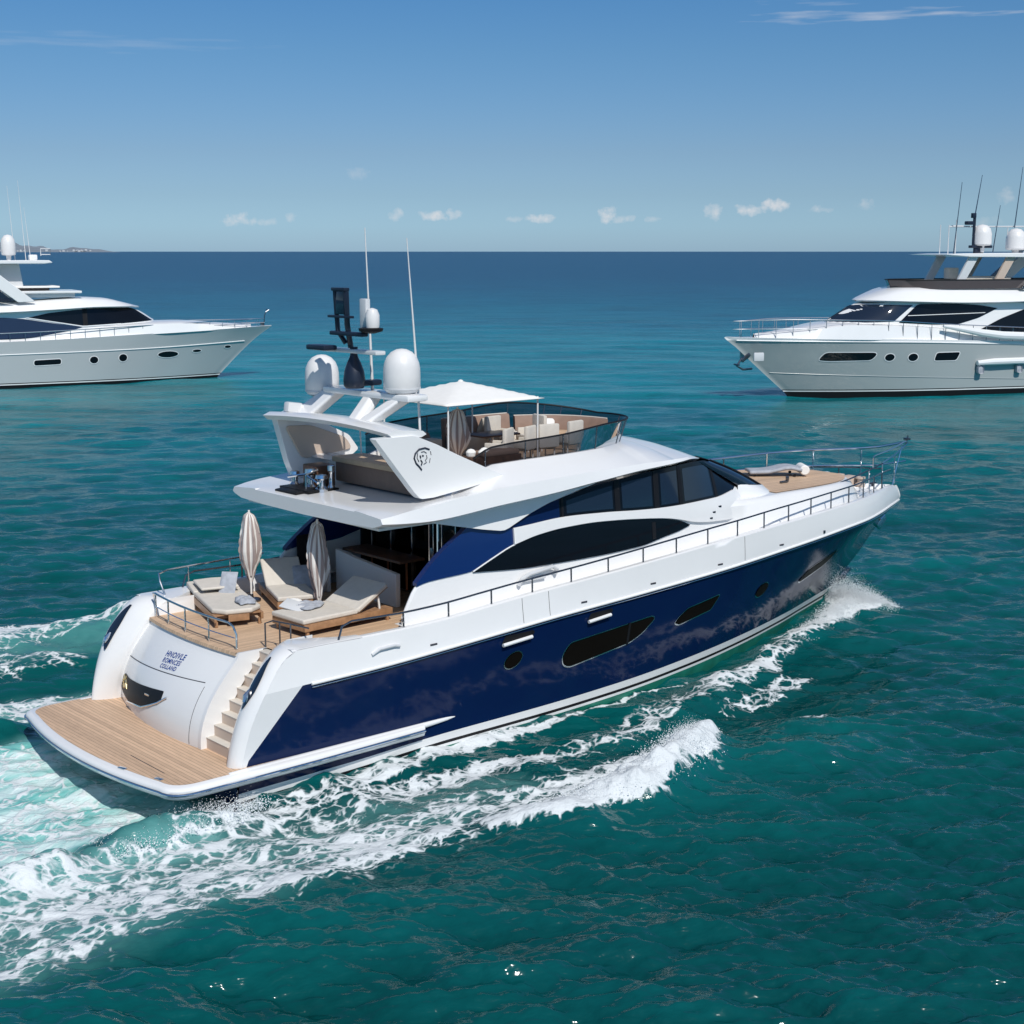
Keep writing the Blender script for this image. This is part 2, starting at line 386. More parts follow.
trough = [(21, -5.5, -.10, 1.8), (16, -6.6, -.24, 1.7), (12, -6.0, -.24, 1.2), (7, -5.4, -.16, 1.2), (1, -5.0, -.12, 1.2)]
W_ = ridge(crest)+ridge(swell)+ridge(arm)+ridge(trough)
W_ = W_ + ridge(mir(swell))+ridge(mir(arm))+ridge(mir(trough)) + ridge([(12, 8.5, .3, .8), (8, 10, .7, .9), (5, 11.5, .6, .9), (0, 12, .4, 1.1), (-10, 13, .2, 1.5)])
# hollow behind the stern with a sharp rim, rising rooster mound
W_ = W_ + ridge([(.6, 0, -.30, 2.4), (-3, 0, -.32, 2.6), (-9, 0, .2, 3)])*1.0
W_ = W_ + ridge([(1.2, -4.1, .26, .35), (-1.0, -3.9, .42, .4), (-4, -4.4, .35, .5), (-12, -5, .2, .7)]) + ridge([(1.2, 4.1, .2, .4), (-1.2, 4.6, .34, .5), (-5, 5.6, .3, .6), (-12, 7, .2, .8)])
# foam density
D = np.zeros_like(X)
def mx(b): 
    global D
    D = np.maximum(D, b)
wob1 = (n3-.5)*1.6
Ysave = Y; Xsave = X
X = Xsave+(n1-.5)*1.4; Y = Ysave+(n1[::-1]-.5)*.0+(n3-.5)*1.3
mx(band([(11.9, -6.9, .2, 1.1), (10.9, -7.6, .5, 1.8), (9.2, -8.5, .85, 1.9), (7.3, -8.9, .80, 1.85), (5.9, -8.5, .6, 1.55), (4.4, -7.8, .45, 1.05)]))
mx(band([(11, -7.2, .5, .9), (7.5, -7.3, .9, .88), (4, -6.7, 1.3, .78), (0, -6.2, 1.75, .76), (-4, -6.2, 1.95, .75), (-9, -6.5, 2.2, .70), (-24, -7.5, 2.8, .6)]))
mx(band([(3.5, -7.5, .3, .95), (0, -7.6, .35, .95), (-4, -7.7, .4, .95), (-12, -8, .5, .8)]))
mx(band([(25.4, -.5, .4, 1.6), (25.8, -1.6, .5, 1.5), (24.5, -1.4, .5, 1.5), (23.2, -1.85, .42, 1.25), (21, -2.45, .34, 1.0), (18.5, -3.1, .38, .82), (16, -4.0, .42, .78), (14, -4.65, .5, .80), (11, -5.4, .5, .70), (8.5, -5.5, .45, .66), (6.5, -5.0, .5, .80), (3, -4.6, .6, .82), (0, -4.4, .6, .7)]))
mx(band([(15, -3.55, .06, .8), (10, -3.7, .16, .95), (6, -3.75, .34, 1.05), (2.5, -3.9, .5, 1.05), (.6, -4.0, .6, 1.05), (-3, -4.9, .7, .85), (-14, -5.6, .8, .7)]))
mx(band([(14.5, -5.6, .4, .5), (18, -4.6, .4, .55)]))
mx(band([(16.0, -7.3, .22, .75), (14.4, -7.7, .28, .8)]))
# port side
mx(band(mir([(25.9, -.4, .45, 1.3), (23.5, -2.5, .8, 1.2), (17.5, -5.0, .6, 1.0), (10, -9.4, .9, 1.1), (6, -12.0, 1.3, 1.05), (2, -12.8, 1.7, .92), (-6, -13.2, 2.2, .85), (-22, -15, 3, .65)])))
mx(band([(4, 5.2, .5, .75), (1, 6.0, 1.0, .8), (-4, 7.0, 1.6, .8), (-16, 8.5, 2.5, .6)]))
mx(band([(3.0, 9.2, .7, .75), (0, 9.6, 1.0, .8), (-8, 10.4, 1.4, .7)]))
# propeller wash
X, Y = Xsave, Ysave
brk = .72+.62*np.clip((fbm((X+Y*.4)/3.1, Y/1.5, 77, 3)-.28)*1.9, 0, 1)     # clots and gaps in the foam
D = np.where(D > 1.2, D, D*brk)
wash = (1-sstep(2.9, 3.9, np.abs(Y)+wob1*.5))*sstep(1.4, -.6, X)*(1-sstep(-12, -40, X)*.0)
D = np.maximum(D, wash*(.28+.34*sstep(.8, -2.0, X)*(.1+1.3*n3)))
aer = np.maximum.reduce([wash*1.6, band([(-0.5, -4.6, .7, .6), (-12, -5.6, 1.0, .6)]), band([(6, -6.2, 1.0, .22), (0, -6, 1.9, .34), (-10, -6.3, 2.4, .40), (-24, -7.5, 2.8, .3)]),
                         band([(3, 5.4, .8, .5), (-3, 6.6, 1.6, .55), (-18, 9, 3, .4)]), band([(5, 11, 1.8, .3), (-10, 12.5, 2.6, .3)])])
Zf = .13*np.clip(D, 0, 1.2)*(n2-.45) + .10*np.clip(D, 0, 1.2)*(n1-.5)
Z = Z*(1-.35*np.clip(D, 0, 1)) + np.where(loc, W_*(.72+.56*n1), 0) + np.where(loc, Zf, 0)
# keep the water out of the cockpit and hull
D = np.where(loc, D, 0)
# steep ragged face on the breaking crest
crestband = band([(11.8, -7.0, .4, 1), (9.2, -8.5, .75, 1), (7.2, -8.9, .65, 1)])
Z = Z + np.where(loc, crestband*.30*(n2-.35), 0)

nv = nr*nth
co = np.stack([X, Y, Z], -1).reshape(-1, 3).astype(np.float32)
idx = np.arange(nv).reshape(nr, nth); nxt = np.roll(idx, -1, axis=1)
quads = np.stack([idx[:-1], idx[1:], nxt[1:], nxt[:-1]], -1).reshape(-1, 4)
# inner disc under the camera
cidx = nv; co = np.vstack([co, [[CAM.x, CAM.y, 0]]]).astype(np.float32)
tris = np.stack([idx[0], nxt[0], np.full(nth, cidx)], -1)
me = bpy.data.meshes.new('sea'); me.vertices.add(nv+1); me.vertices.foreach_set('co', co.ravel())
nl = quads.size+tris.size; me.loops.add(nl); me.loops.foreach_set('vertex_index', np.concatenate([quads.ravel(), tris.ravel()]).astype(np.int32))
me.polygons.add(len(quads)+len(tris))
me.polygons.foreach_set('loop_start', np.concatenate([np.arange(len(quads))*4, len(quads)*4+np.arange(len(tris))*3]).astype(np.int32))
me.update(calc_edges=True)
me.polygons.foreach_set('use_smooth', np.ones(len(me.polygons), bool))
for nm, arr in (('foam', D), ('aerated', aer)):
    at = me.attributes.new(nm, 'FLOAT', 'POINT'); at.data.foreach_set('value', np.append(arr.ravel(), 0).astype(np.float32))
sea = bpy.data.objects.new('sea', me); COL.objects.link(sea); sea['kind'] = 'structure'

m = bpy.data.materials.new('sea water'); m.use_nodes = True; t = m.node_tree; NN = t.nodes; LL = t.links; b = NN['Principled BSDF']
geo = NN.new('ShaderNodeNewGeometry')
def nn_(typ, **kw):
    n = NN.new(typ)
    for k, v in kw.items():
        try: n.inputs[k].default_value = v
        except Exception: setattr(n, k, v)
    return n
def ma(op, *a):
    n = NN.new('ShaderNodeMath'); n.operation = op
    for i, v in enumerate(a):
        if isinstance(v, (int, float)): n.inputs[i].default_value = v
        else: LL.new(v, n.inputs[i])
    return n.outputs[0]
def noise(scale, detail=3, rough=.5, vec=None, sc=None, dist=0):
    n = nn_('ShaderNodeTexNoise', Scale=scale, Detail=detail, Roughness=rough, Distortion=dist)
    if sc:
        q = NN.new('ShaderNodeMapping'); q.vector_type = 'TEXTURE'; q.inputs['Scale'].default_value = sc[:3]; q.inputs['Rotation'].default_value = (0, 0, sc[3] if len(sc) > 3 else 0); LL.new(geo.outputs['Position'], q.inputs[0]); LL.new(q.outputs[0], n.inputs['Vector'])
    else: LL.new(vec or geo.outputs['Position'], n.inputs['Vector'])
    return n.outputs['Fac']
def rampn(f, *st):
    r = NN.new('ShaderNodeValToRGB'); LL.new(f, r.inputs[0]); c = r.color_ramp
    c.elements[0].position, c.elements[0].color = st[0][0], (*st[0][1], 1); c.elements[1].position, c.elements[1].color = st[-1][0], (*st[-1][1], 1)
    for p_, q_ in st[1:-1]: c.elements.new(p_).color = (*q_, 1)
    return r.outputs[0]
def mixc_(f, a, bb):
    n = NN.new('ShaderNodeMixRGB')
    for i, v in enumerate((f, a, bb)):
        if isinstance(v, (int, float)): n.inputs[i].default_value = v
        elif isinstance(v, tuple): n.inputs[i].default_value = (*v, 1)
        else: LL.new(v, n.inputs[i])
    return n.outputs[0]
# colour of the water body: green over the near bank, turquoise sand beyond, deep blue offshore
vd = NN.new('ShaderNodeVectorMath'); vd.operation = 'DISTANCE'; LL.new(geo.outputs['Position'], vd.inputs[0]); vd.inputs[1].default_value = (-6, -22, 0)
dist = vd.outputs['Value']
lg = ma('LOGARITHM', ma('ADD', dist, 5.0), 10.0)
big = noise(.012, 4, .55)
lgw = ma('ADD', lg, ma('MULTIPLY', ma('SUBTRACT', big, .5), .42))
body = rampn(ma('DIVIDE', lgw, 4.0), (.26, (.0008, .058, .058)), (.38, (.0012, .072, .072)), (.44, (.0012, .084, .090)), (.49, (.002, .124, .142)), (.53, (.0025, .175, .205)), (.57, (.0025, .160, .205)), (.62, (.002, .096, .155)), (.70, (.0018, .054, .112)), (1.0, (.002, .044, .098)))
patch = noise(.035, 5, .6, sc=(1, 1, 1))
body = mixc_(ma('MULTIPLY', ma('SMOOTH_MIN', ma('MAXIMUM', ma('MULTIPLY', ma('SUBTRACT', patch, .5), 3.0), 0.0), 1.0, .1), .45), body, (.001, .024, .040))
fa = NN.new('ShaderNodeAttribute'); fa.attribute_name = 'foam'; ae = NN.new('ShaderNodeAttribute'); ae.attribute_name = 'aerated'
foam = fa.outputs['Fac']; aerf = ae.outputs['Fac']
n_a = noise(1.1, 4, .6); 
col = mixc_(ma('MINIMUM', ma('MULTIPLY', aerf, ma('ADD', .25, n_a)), 1.0), body, (.24, .56, .53))
# light and dark of ripples painted into the water colour, stronger further out
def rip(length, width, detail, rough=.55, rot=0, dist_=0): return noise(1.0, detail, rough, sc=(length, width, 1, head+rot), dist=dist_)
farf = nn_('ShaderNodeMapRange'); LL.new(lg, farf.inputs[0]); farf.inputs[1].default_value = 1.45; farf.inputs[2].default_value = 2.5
ripple_tone = ma('ADD', ma('MULTIPLY', ma('SUBTRACT', rip(7, 16, 6, .68, .1, .5), .5), 1.7), ma('ADD', ma('MULTIPLY', ma('SUBTRACT', rip(1.6, 4.2, 4, .6, -.1, .4), .5), 1.3), ma('MULTIPLY', ma('SUBTRACT', rip(.45, 1.1, 4, .6, .3, .5), .5), .9)))
zsep = NN.new('ShaderNodeSeparateXYZ'); LL.new(geo.outputs['Position'], zsep.inputs[0])  # glow through thin crests put into colour: crests lighter, troughs darker
hsv = NN.new('ShaderNodeHueSaturation'); LL.new(body, hsv.inputs['Color']); LL.new(ma('MAXIMUM', .45, ma('ADD', ma('ADD', 1.0, ma('MAXIMUM', -.35, ma('MINIMUM', .45, ma('MULTIPLY', zsep.outputs['Z'], .9)))), ma('MULTIPLY', ripple_tone, ma('ADD', .46, ma('MULTIPLY', farf.outputs[0], .32))))), hsv.inputs['Value'])
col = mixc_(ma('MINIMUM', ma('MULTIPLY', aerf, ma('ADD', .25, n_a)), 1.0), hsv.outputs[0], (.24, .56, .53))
# streaked, milky propeller wash astern
streak_ = noise(1.0, 5, .6, sc=(5.5, .60, 1, .03), dist=.5)
smr = NN.new('ShaderNodeMapRange'); smr.interpolation_type = 'SMOOTHSTEP'; LL.new(streak_, smr.inputs[0]); smr.inputs[1].default_value = .34; smr.inputs[2].default_value = .64
wmr = NN.new('ShaderNodeMapRange'); LL.new(aerf, wmr.inputs[0]); wmr.inputs[1].default_value = .8; wmr.inputs[2].default_value = 1.5
col = mixc_(wmr.outputs[0], col, mixc_(smr.outputs[0], (.14, .44, .41), (.66, .78, .77)))
# foam lace
wp = NN.new('ShaderNodeTexNoise'); wp.inputs['Scale'].default_value = 1.3; wp.inputs['Detail'].default_value = 3; LL.new(geo.outputs['Position'], wp.inputs['Vector'])
vs_ = NN.new('ShaderNodeVectorMath'); vs_.operation = 'MULTIPLY_ADD'; LL.new(wp.outputs['Color'], vs_.inputs[0]); vs_.inputs[1].default_value = (.5, .5, 0); LL.new(geo.outputs['Position'], vs_.inputs[2])
stretch = NN.new('ShaderNodeVectorMath'); stretch.operation = 'MULTIPLY'; LL.new(vs_.outputs[0], stretch.inputs[0]); stretch.inputs[1].default_value = (.80, 1.12, 0)
def lace(sc, w):
    v = NN.new('ShaderNodeTexVoronoi'); v.feature = 'DISTANCE_TO_EDGE'; v.inputs['Scale'].default_value = sc; LL.new(stretch.outputs[0], v.inputs['Vector'])
    mr = NN.new('ShaderNodeMapRange'); mr.interpolation_type = 'SMOOTHSTEP'; LL.new(v.outputs['Distance'], mr.inputs[0]); mr.inputs[1].default_value = 0; mr.inputs[2].default_value = w; mr.inputs[3].default_value = 1; mr.inputs[4].default_value = 0
    return mr.outputs[0]
l1 = lace(1.35, .17); l2 = lace(3.2, .19); l3 = lace(7.5, .24)
nA = noise(1.7, 5, .65); nB = noise(7, 4, .6)
tex = ma('ADD', ma('ADD', ma('MULTIPLY', l1, .48), ma('MULTIPLY', l2, .42)), ma('ADD', ma('MULTIPLY', l3, .26), ma('ADD', ma('MULTIPLY', ma('SUBTRACT', nA, .5), .9), ma('MULTIPLY', ma('SUBTRACT', nB, .5), .3))))
raw = ma('SUBTRACT', ma('ADD', ma('MULTIPLY', foam, 1.0), ma('MULTIPLY', tex, .95)), 1.04)
gate = ma('MINIMUM', ma('MULTIPLY', foam, 5.0), 1.0)
mrf = NN.new('ShaderNodeMapRange'); mrf.interpolation_type = 'SMOOTHSTEP'; LL.new(raw, mrf.inputs[0]); mrf.inputs[1].default_value = -.12; mrf.inputs[2].default_value = .42
ff = ma('MULTIPLY', mrf.outputs[0], gate)
# stray flecks of foam far from the wake
col = mixc_(ff, col, (.66, .70, .715))
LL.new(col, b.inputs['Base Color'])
LL.new(ma('ADD', ma('ADD', .13, ma('MULTIPLY', farf.outputs[0], .16)), ma('MULTIPLY', ff, .5)), b.inputs['Roughness'])
LL.new(ma('SUBTRACT', .5, ma('MULTIPLY', farf.outputs[0], .30)), b.inputs['Specular IOR Level'])
b.inputs['IOR'].default_value = 1.333
# ripples (finer than the mesh)
far2 = ma('MULTIPLY', farf.outputs[0], farf.outputs[0])
bh = ma('ADD', ma('ADD', ma('MULTIPLY', rip(.34, .60, 3, .55, .25, .3), .13), ma('MULTIPLY', rip(.95, 1.8, 4, .6, -.2, .5), .24)), ma('ADD', ma('MULTIPLY', rip(3.2, 6.0, 5, .62, .1, .4), ma('ADD', .42, ma('MULTIPLY', farf.outputs[0], .9))), ma('MULTIPLY', rip(9, 20, 5, .62, -.08, .4), ma('ADD', .25, ma('MULTIPLY', farf.outputs[0], 1.3)))))
bh = ma('ADD', bh, ma('MULTIPLY', ff, .05))
bh = ma('ADD', bh, ma('MULTIPLY', ma('MULTIPLY', nB, foam), .10))
bp = NN.new('ShaderNodeBump'); bp.inputs['Strength'].default_value = .65; bp.inputs['Distance'].default_value = .5; LL.new(bh, bp.inputs['Height']); LL.new(bp.outputs[0], b.inputs['Normal'])
me.materials.append(m)

# spray thrown up by the bow and along the breaking crest: thousands of small drops, one mass
def drops(name, centres, sizes):
    base = np.array([(1, 0, 0), (-1, 0, 0), (0, 1, 0), (0, -1, 0), (0, 0, 1), (0, 0, -1)], float)
    fc = np.array([(0, 2, 4), (2, 1, 4), (1, 3, 4), (3, 0, 4), (2, 0, 5), (1, 2, 5), (3, 1, 5), (0, 3, 5)])
    n = len(centres); st_ = rng.uniform(.6, 1.6, (n, 1, 3))
    V = (centres[:, None, :]+base[None]*sizes[:, None, None]*st_).reshape(-1, 3); F = (fc[None]+np.arange(n)[:, None, None]*6).reshape(-1, 3)
    q = bpy.data.meshes.new(name); q.from_pydata(V.tolist(), [], F.tolist()); q.materials.append(M['foam'])
    q.polygons.foreach_set('use_smooth', [True]*len(q.polygons))
    o = bpy.data.objects.new(name, q); COL.objects.link(o); o['kind'] = 'stuff'; return o
M['foam'] = mat('spray drops', (.80, .84, .86), .7)
def plume(path, n, spread, smin, smax):
    path = np.array(path, float); t = rng.uniform(0, len(path)-1.001, n); i = t.astype(int); f = (t-i)[:, None]; P = path[i]*(1-f)+path[i+1]*f
    up = rng.power(.55, n)*0+np.abs(rng.normal(0, .42, n)); hh = P[:, 3]*np.minimum(up, 1.25)
    w = P[:, 4]*(1-.4*np.minimum(up, 1)); a = rng.normal(0, 1, (n, 2))*w[:, None]*spread
    c = np.stack([P[:, 0]+a[:, 0]-hh*.15, P[:, 1]+a[:, 1], P[:, 2]+hh], 1)
    return c, rng.uniform(smin, smax, n)*(1.25-np.minimum(up, 1)*.7)
bow = [(25.35, -.50, .10, 1.05, .12), (25.6, -1.1, .15, .95, .20), (25.9, -1.7, .10, .55, .22), (26.1, -2.2, .05, .22, .16), (25.2, -1.4, .15, .45, .26), (24.2, -1.6, .15, .35, .24), (22.8, -2.1, .12, .22, .2), (20.5, -2.7, .08, .12, .16)]
c1, s1 = plume(bow, 70000, 1, .005, .013)
c1b, s1b = plume(mir(bow), 8000, 1, .012, .03)
cr_ = [(11.8, -7.0, .05, .2, .14), (10.9, -7.55, .38, .42, .22), (9.4, -8.45, .62, .50, .28), (7.4, -8.9, .50, .34, .28), (6.0, -8.4, .25, .15, .22)]
c2, s2 = plume(cr_, 26000, 1, .006, .014)
c3, s3 = plume([(20, -3.6, .0, .15, .25), (15, -4.8, .0, .25, .45), (11, -6.0, .0, .22, .6), (8, -6.8, .0, .15, .5)], 5000, 1, .005, .011)
c4, s4 = plume([(1.4, -4.0, .05, .35, .2), (0, -3.9, .1, .35, .3), (-2, -4.2, .1, .2, .3)], 4000, 1, .006, .014)
drops('spray', np.vstack([c1, c1b, c2, c4]), np.concatenate([s1, s1b, s2, s4]))

# low coast far off on the port side of the picture
def coast():
    P = []; n = 90
    for i in range(n+1):
        px = -180+300*i/n; d = pixdir(px, 251); d.z = 0; d.normalize(); dist_ = 15500
        env = (1 if px < 25 else max(0, 1-((px-25)/92)**1.3))
        hgt = 8+env*(48+22*math.sin(px*.07+1)+12*math.sin(px*.19)+6*math.sin(px*.43+2)); hgt *= min(1, (120-px)/25+.15) if px > 95 else 1
        row = []
        for k in range(6):
            q = Vector((CAM.x, CAM.y, 0))+d*(dist_+k*450); zz = (-6, .35, .75, 1, .8, .2)[k]
            row.append((q.x, q.y, zz*hgt*1.25 if k else -6))
        P.append(row)
    mb = MB().grid(P); mm = mat('hazed coast hills', (.20, .235, .27), .9, noise=.16, nscale=.004); o = mb.build('hills', mm, weld=False); o['kind'] = 'structure'  # distance haze painted in as a muted blue-grey base colour
    rr = random.Random(4); hb_ = MB()
    for i in range(60):
        px = rr.uniform(-60, 92); d = pixdir(px, 251); d.z = 0; d.normalize(); q = Vector((CAM.x, CAM.y, 0))+d*(15380+rr.uniform(0, 80)); s_ = rr.uniform(6, 16)
        hb_.box((q.x, q.y, s_*.5+rr.uniform(0, 14)), (s_*1.6, s_*1.6, s_*rr.uniform(.6, 1.2)))
    o2 = hb_.build('coastal_town', mat('pale far houses', (.55, .57, .58), .8), smooth=0, weld=False)
    tag(o2, kind='stuff')
coast()
# ------------------------------------------------------------------ main yacht (x forward, y port, z up, water at 0)
yacht = empty('motor_yacht', 'navy and white motor yacht under way with teak swim platform and lounger deck', 'motor yacht')
stem_x = curve([(-.8, 24.6), (0, 25.55), (.3, 25.8), (.61, 26.12), (.95, 26.62), (1.47, 27.37), (2.04, 28.06), (2.65, 28.91), (3.0, 29.55), (3.12, 29.62), (3.3, 29.55), (3.6, 29.3), (3.85, 29.0), (4.0, 28.8)])
hip_x = curve([(-.8, 1.15), (.6, 1.26), (.94, 1.30), (1.5, 1.42), (2.12, 1.66), (2.6, 1.97), (3.0, 2.36), (3.15, 2.72), (3.3, 3.1), (4, 4.2)])
navy_x = lambda z: max(hip_x(z)+.10, 1.53+(z-1.01)*.86)
yw = curve([(0, 3.3), (.25, 3.36), (.45, 3.28), (.58, 3.0), (.70, 2.45), (.80, 1.75), (.88, 1.05), (.94, .52), (.98, .17), (1, 0)])
yk = curve([(0, 3.63), (.3, 3.76), (.5, 3.64), (.62, 3.33), (.70, 3.0), (.80, 2.40), (.87, 1.72), (.92, 1.10), (.96, .56), (.985, .21), (1, 0)])
zk = curve([(1, 2.3), (2.7, 2.35), (4.5, 2.40), (6.4, 2.50), (8, 2.60), (10, 2.72), (12.4, 2.82), (15, 2.93), (17.6, 3.05), (20.5, 3.16), (23.5, 3.22), (26.2, 3.21), (28.7, 3.10), (29.6, 3.02)])
zs = curve([(1, 2.9), (2.5, 3.10), (5.5, 3.11), (6.5, 3.14), (7.7, 3.23), (9, 3.33), (11.3, 3.46), (14, 3.61), (16.5, 3.74), (19.2, 3.83), (22, 3.86), (24.5, 3.83), (26.5, 3.76), (28, 3.66), (29.2, 3.54)])
zb = curve([(0, .15), (4, .24), (7, .36), (10, .38), (13.4, .46), (17, .58), (20, .64), (24.6, .54), (26, .50)])
def hull_u(x, z): return np.clip((x-hip_x(z))/(stem_x(z)-hip_x(z)), 0, 1)
def hull_y(x, z):
    u = hull_u(x, z); k = float(zk(x)); a, b = float(yw(u)), float(yk(u))
    if z <= k:
        s = max(min(z/k, 1), -.3); return a+(b-a)*(s if s < 0 else s**(1.0+.35*float(u)))
    f = (z-k)/max(float(zs(x))-k, .2); return b-.085*f*(1-.35*f)*(1-float(u)**4)-.02*f
TS = np.linspace(0, 1, 68)
def hull_row(level, t, s):
    """level -> z as function of x; t 0..1 along; first column is the hip edge, second the navy edge"""
    z = 1.0
    for _ in range(6):
        x0, xe = float(hip_x(z)), float(stem_x(z)); x1 = navy_x(z) if level not in ('low',) else x0+.3
        if t == 0: x = x0
        else: x = x1+(xe-x1)*(1-(1-(t-TS[1])/(1-TS[1]))**1.5)
        z = s(x)
    return x, z
def hull_strip(funcs):
    P = np.zeros((len(funcs), len(TS), 3))
    for i, fz in enumerate(funcs):
        for j, t in enumerate(TS):
            x, z = hull_row('', t, fz); P[i, j] = (x, -hull_y(x, z), z)
    return P
def both(mb, P, mi=0):
    mb.grid(P, mi); Q = P.copy(); Q[..., 1] *= -1; return mb.grid(Q[:, ::-1], mi)
lo = [lambda x: -.75, lambda x: -.2, lambda x: float(zb(x))-.34]
fr_ = lambda f: (lambda x: float(zb(x))+(float(zk(x))-float(zb(x)))*f)
hb_m = MB()
both(hb_m, hull_strip(lo), 0)
dz = lambda d: (lambda x: float(zb(x))-d)
both(hb_m, hull_strip([dz(.34), dz(.27)]), 1); both(hb_m, hull_strip([dz(.27), dz(.19)]), 2); both(hb_m, hull_strip([dz(.19), dz(.0)]), 1)
Pn = hull_strip([fr_(f) for f in np.linspace(0, 1, 13)])
both(hb_m, Pn[:, 1:], 3); both(hb_m, Pn[:4, :2], 3); both(hb_m, Pn[3:, :2], 4)
# flat stern below the platform
st_ = [(1.12, y, z) for z in (-.75, .62) for y in (-3.45, 3.45)]
hb_m.add(st_, [(0, 1, 3, 2)], 3)
hull = hb_m.build('hull', [M['green'], M['boot'], M['black'], M['navy'], M['white']], yacht, smooth=40)
fs = lambda f: (lambda x: float(zk(x))+(float(zs(x))-float(zk(x)))*f)
bw = MB(); both(bw, hull_strip([fs(f) for f in np.linspace(0, 1, 7)]))
# cap rail and the inner face of the bulwark, down to the side deck
def sheer_pts(off, dz_, x0=2.5, x1=29.02, n=70):
    out = []
    for x in np.linspace(x0, x1, n):
        y = max(hull_y(x, float(zs(x))-.001)-off, .02); out.append((x, -y, float(zs(x))+dz_))
    return out
cap = np.array([sheer_pts(0, 0), sheer_pts(.06, .025), sheer_pts(.18, .025), sheer_pts(.22, -.02)])
both(bw, cap)
both(bw, np.array([sheer_pts(.22, -.02, 6.0), sheer_pts(.24, -.16, 6.0)]))
both(bw, np.array([[(x, y, z) for x, y, z in sheer_pts(.22, -.02, 2.5, 6.2, 14)], [(x, y, 2.70) for x, y, z in sheer_pts(.30, 0, 2.5, 6.2, 14)]]))
bulw = bw.build('bulwark', M['white'], yacht, smooth=22)
# rubbing strake along the navy / white boundary
for sgn in (-1, 1):
    pts = [(x, sgn*(hull_y(x, float(zk(x)))+.012), float(zk(x))-.01) for x in np.concatenate([np.linspace(2.9, 27, 50), np.linspace(27.3, 29.45, 14)])]
    MB().tube(pts, .034, 8).build('rubbing_strake', M['boot'], hull)
    MB().tube([(p[0], p[1]+sgn*.012, p[2]-.07) for p in pts], .013, 6).build('coach_line', M['chrome'], hull)
# white hull-side extension of the swim platform: a tapering fender moulding
for sgn in (-1, 1):
    pts = []; rr = []
    for i in range(24):
        f = i/23; x = .9+6.1*f; pts.append((x, sgn*(hull_y(x, .72)+.12*(1-f)**.6-.02), .62+.10*f)); rr.append(.02+.13*(1-f)**.55*(1 if f < 1 else 0))
    MB().tube(pts, rr, 12).build('platform_fender', M['white'], hull)

# hull windows
wins = [('big', [(10.33, 1.62), (10.55, 1.90), (13.55, 2.10), (13.62, 2.02), (13.20, 1.70), (12.75, 1.52), (10.60, 1.27), (10.38, 1.36)], .12),
        ('mid', [(14.52, 1.72), (14.68, 1.88), (15.0, 2.06), (16.35, 2.22), (16.05, 1.84), (15.7, 1.80), (14.7, 1.66)], .06),
        ('fwd', [(20.98, 1.80), (21.4, 2.06), (23.25, 2.40), (22.9, 2.14), (22.5, 1.98), (21.05, 1.72)], .05)]
for n_, poly, rr in wins:
    for s in (-1, 1):
        g = side_window('hull_window', hull_y, poly, s, hull, r=rr, frame=.035, gm=M['portlight'])
        if n_ == 'big':
            panel(hull_y, lambda x: 1.36+(x-10.6)*.06, lambda x: 1.95+(x-10.6)*.062, 12.62, 12.70, 2, 4, .030, sides=(s,)).build('window_mullion', M['black'], g, fix=False)
for cx, cz, rx, rz in ((8.66, 1.82, .27, .19), (18.6, 1.96, .30, .19)):
    poly = [(cx+rx*math.cos(a), cz+.06*math.cos(a)+rz*math.sin(a)) for a in np.linspace(0, 2*math.pi, 20, endpoint=False)]
    for s in (-1, 1): side_window('porthole', hull_y, poly, s, hull, r=.02, frame=.025, gm=M['portlight'])
# air vents: recess with a white lip below
for cx, cz, ln in ((8.72, 2.39, 1.0), (11.47, 2.50, .85)):
    for s in (-1, 1):
        poly = [(cx-ln/2, cz-.09), (cx-ln/2+.08, cz+.10), (cx+ln/2, cz+.11), (cx+ln/2+.04, cz+.02), (cx+ln/2-.1, cz-.04)]
        g = side_window('hull_vent', hull_y, poly, s, hull, r=.05, frame=0, gm=M['black'])
        pts = [(cx-ln/2+.01+f*(ln-.08), s*(hull_y(cx, cz)+.05), cz-.11+.065*f) for f in np.linspace(0, 1, 8)]
        MB().tube(pts, .045, 8).build('vent_lip', M['white'], g)
# bow marks: hawse fitting and cleat
for s in (-1, 1):
    MB().tube([(27.6, s*(hull_y(27.6, 2.62)+.01), 2.62), (27.95, s*(hull_y(27.95, 2.72)+.01), 2.72)], .05, 8).build('hawse_fitting', M['chrome'], hull)
MB().box((28.55, 0, 2.35), (.5, .12, .28), .03, Matrix.Rotation(R(-45), 4, 'Y')).build('anchor', M['chrome'], hull)
# polished drain in the bulwark and a fairlead plate
for s in (-1, 1):
    MB().box((21.4, s*(hull_y(21.4, 3.3)+.01), 3.3), (.09, .04, .09), .01).build('deck_light', M['darksteel'], bulw)
    MB().tube([(4.5, s*(hull_y(4.5, 2.72)+.015), 2.70), (4.7, s*(hull_y(4.7, 2.72)+.03), 2.80), (5.1, s*(hull_y(5.1, 2.72)+.03), 2.82), (5.25, s*(hull_y(5.2, 2.72)+.015), 2.78)], .04, 8).build('fairlead', M['grey_white'], bulw)

for s in (-1, 1):
    for x in (8.9, 9.75, 17.2):
        MB().tube([(x, s*(hull_y(x, z)+.003), z) for z in np.linspace(float(zk(x))+.06, float(zs(x))-.01, 6)], .006, 5).build('gate_seam', M['seam'], bulw)
    for x in (6.2, 10.9, 13.4, 16.1, 19.0):
        z = float(zk(x))+.16; MB().box((x, s*(hull_y(x, z)+.004), z), (.20, .02, .045), .008).build('scupper', M['seam'], bulw)
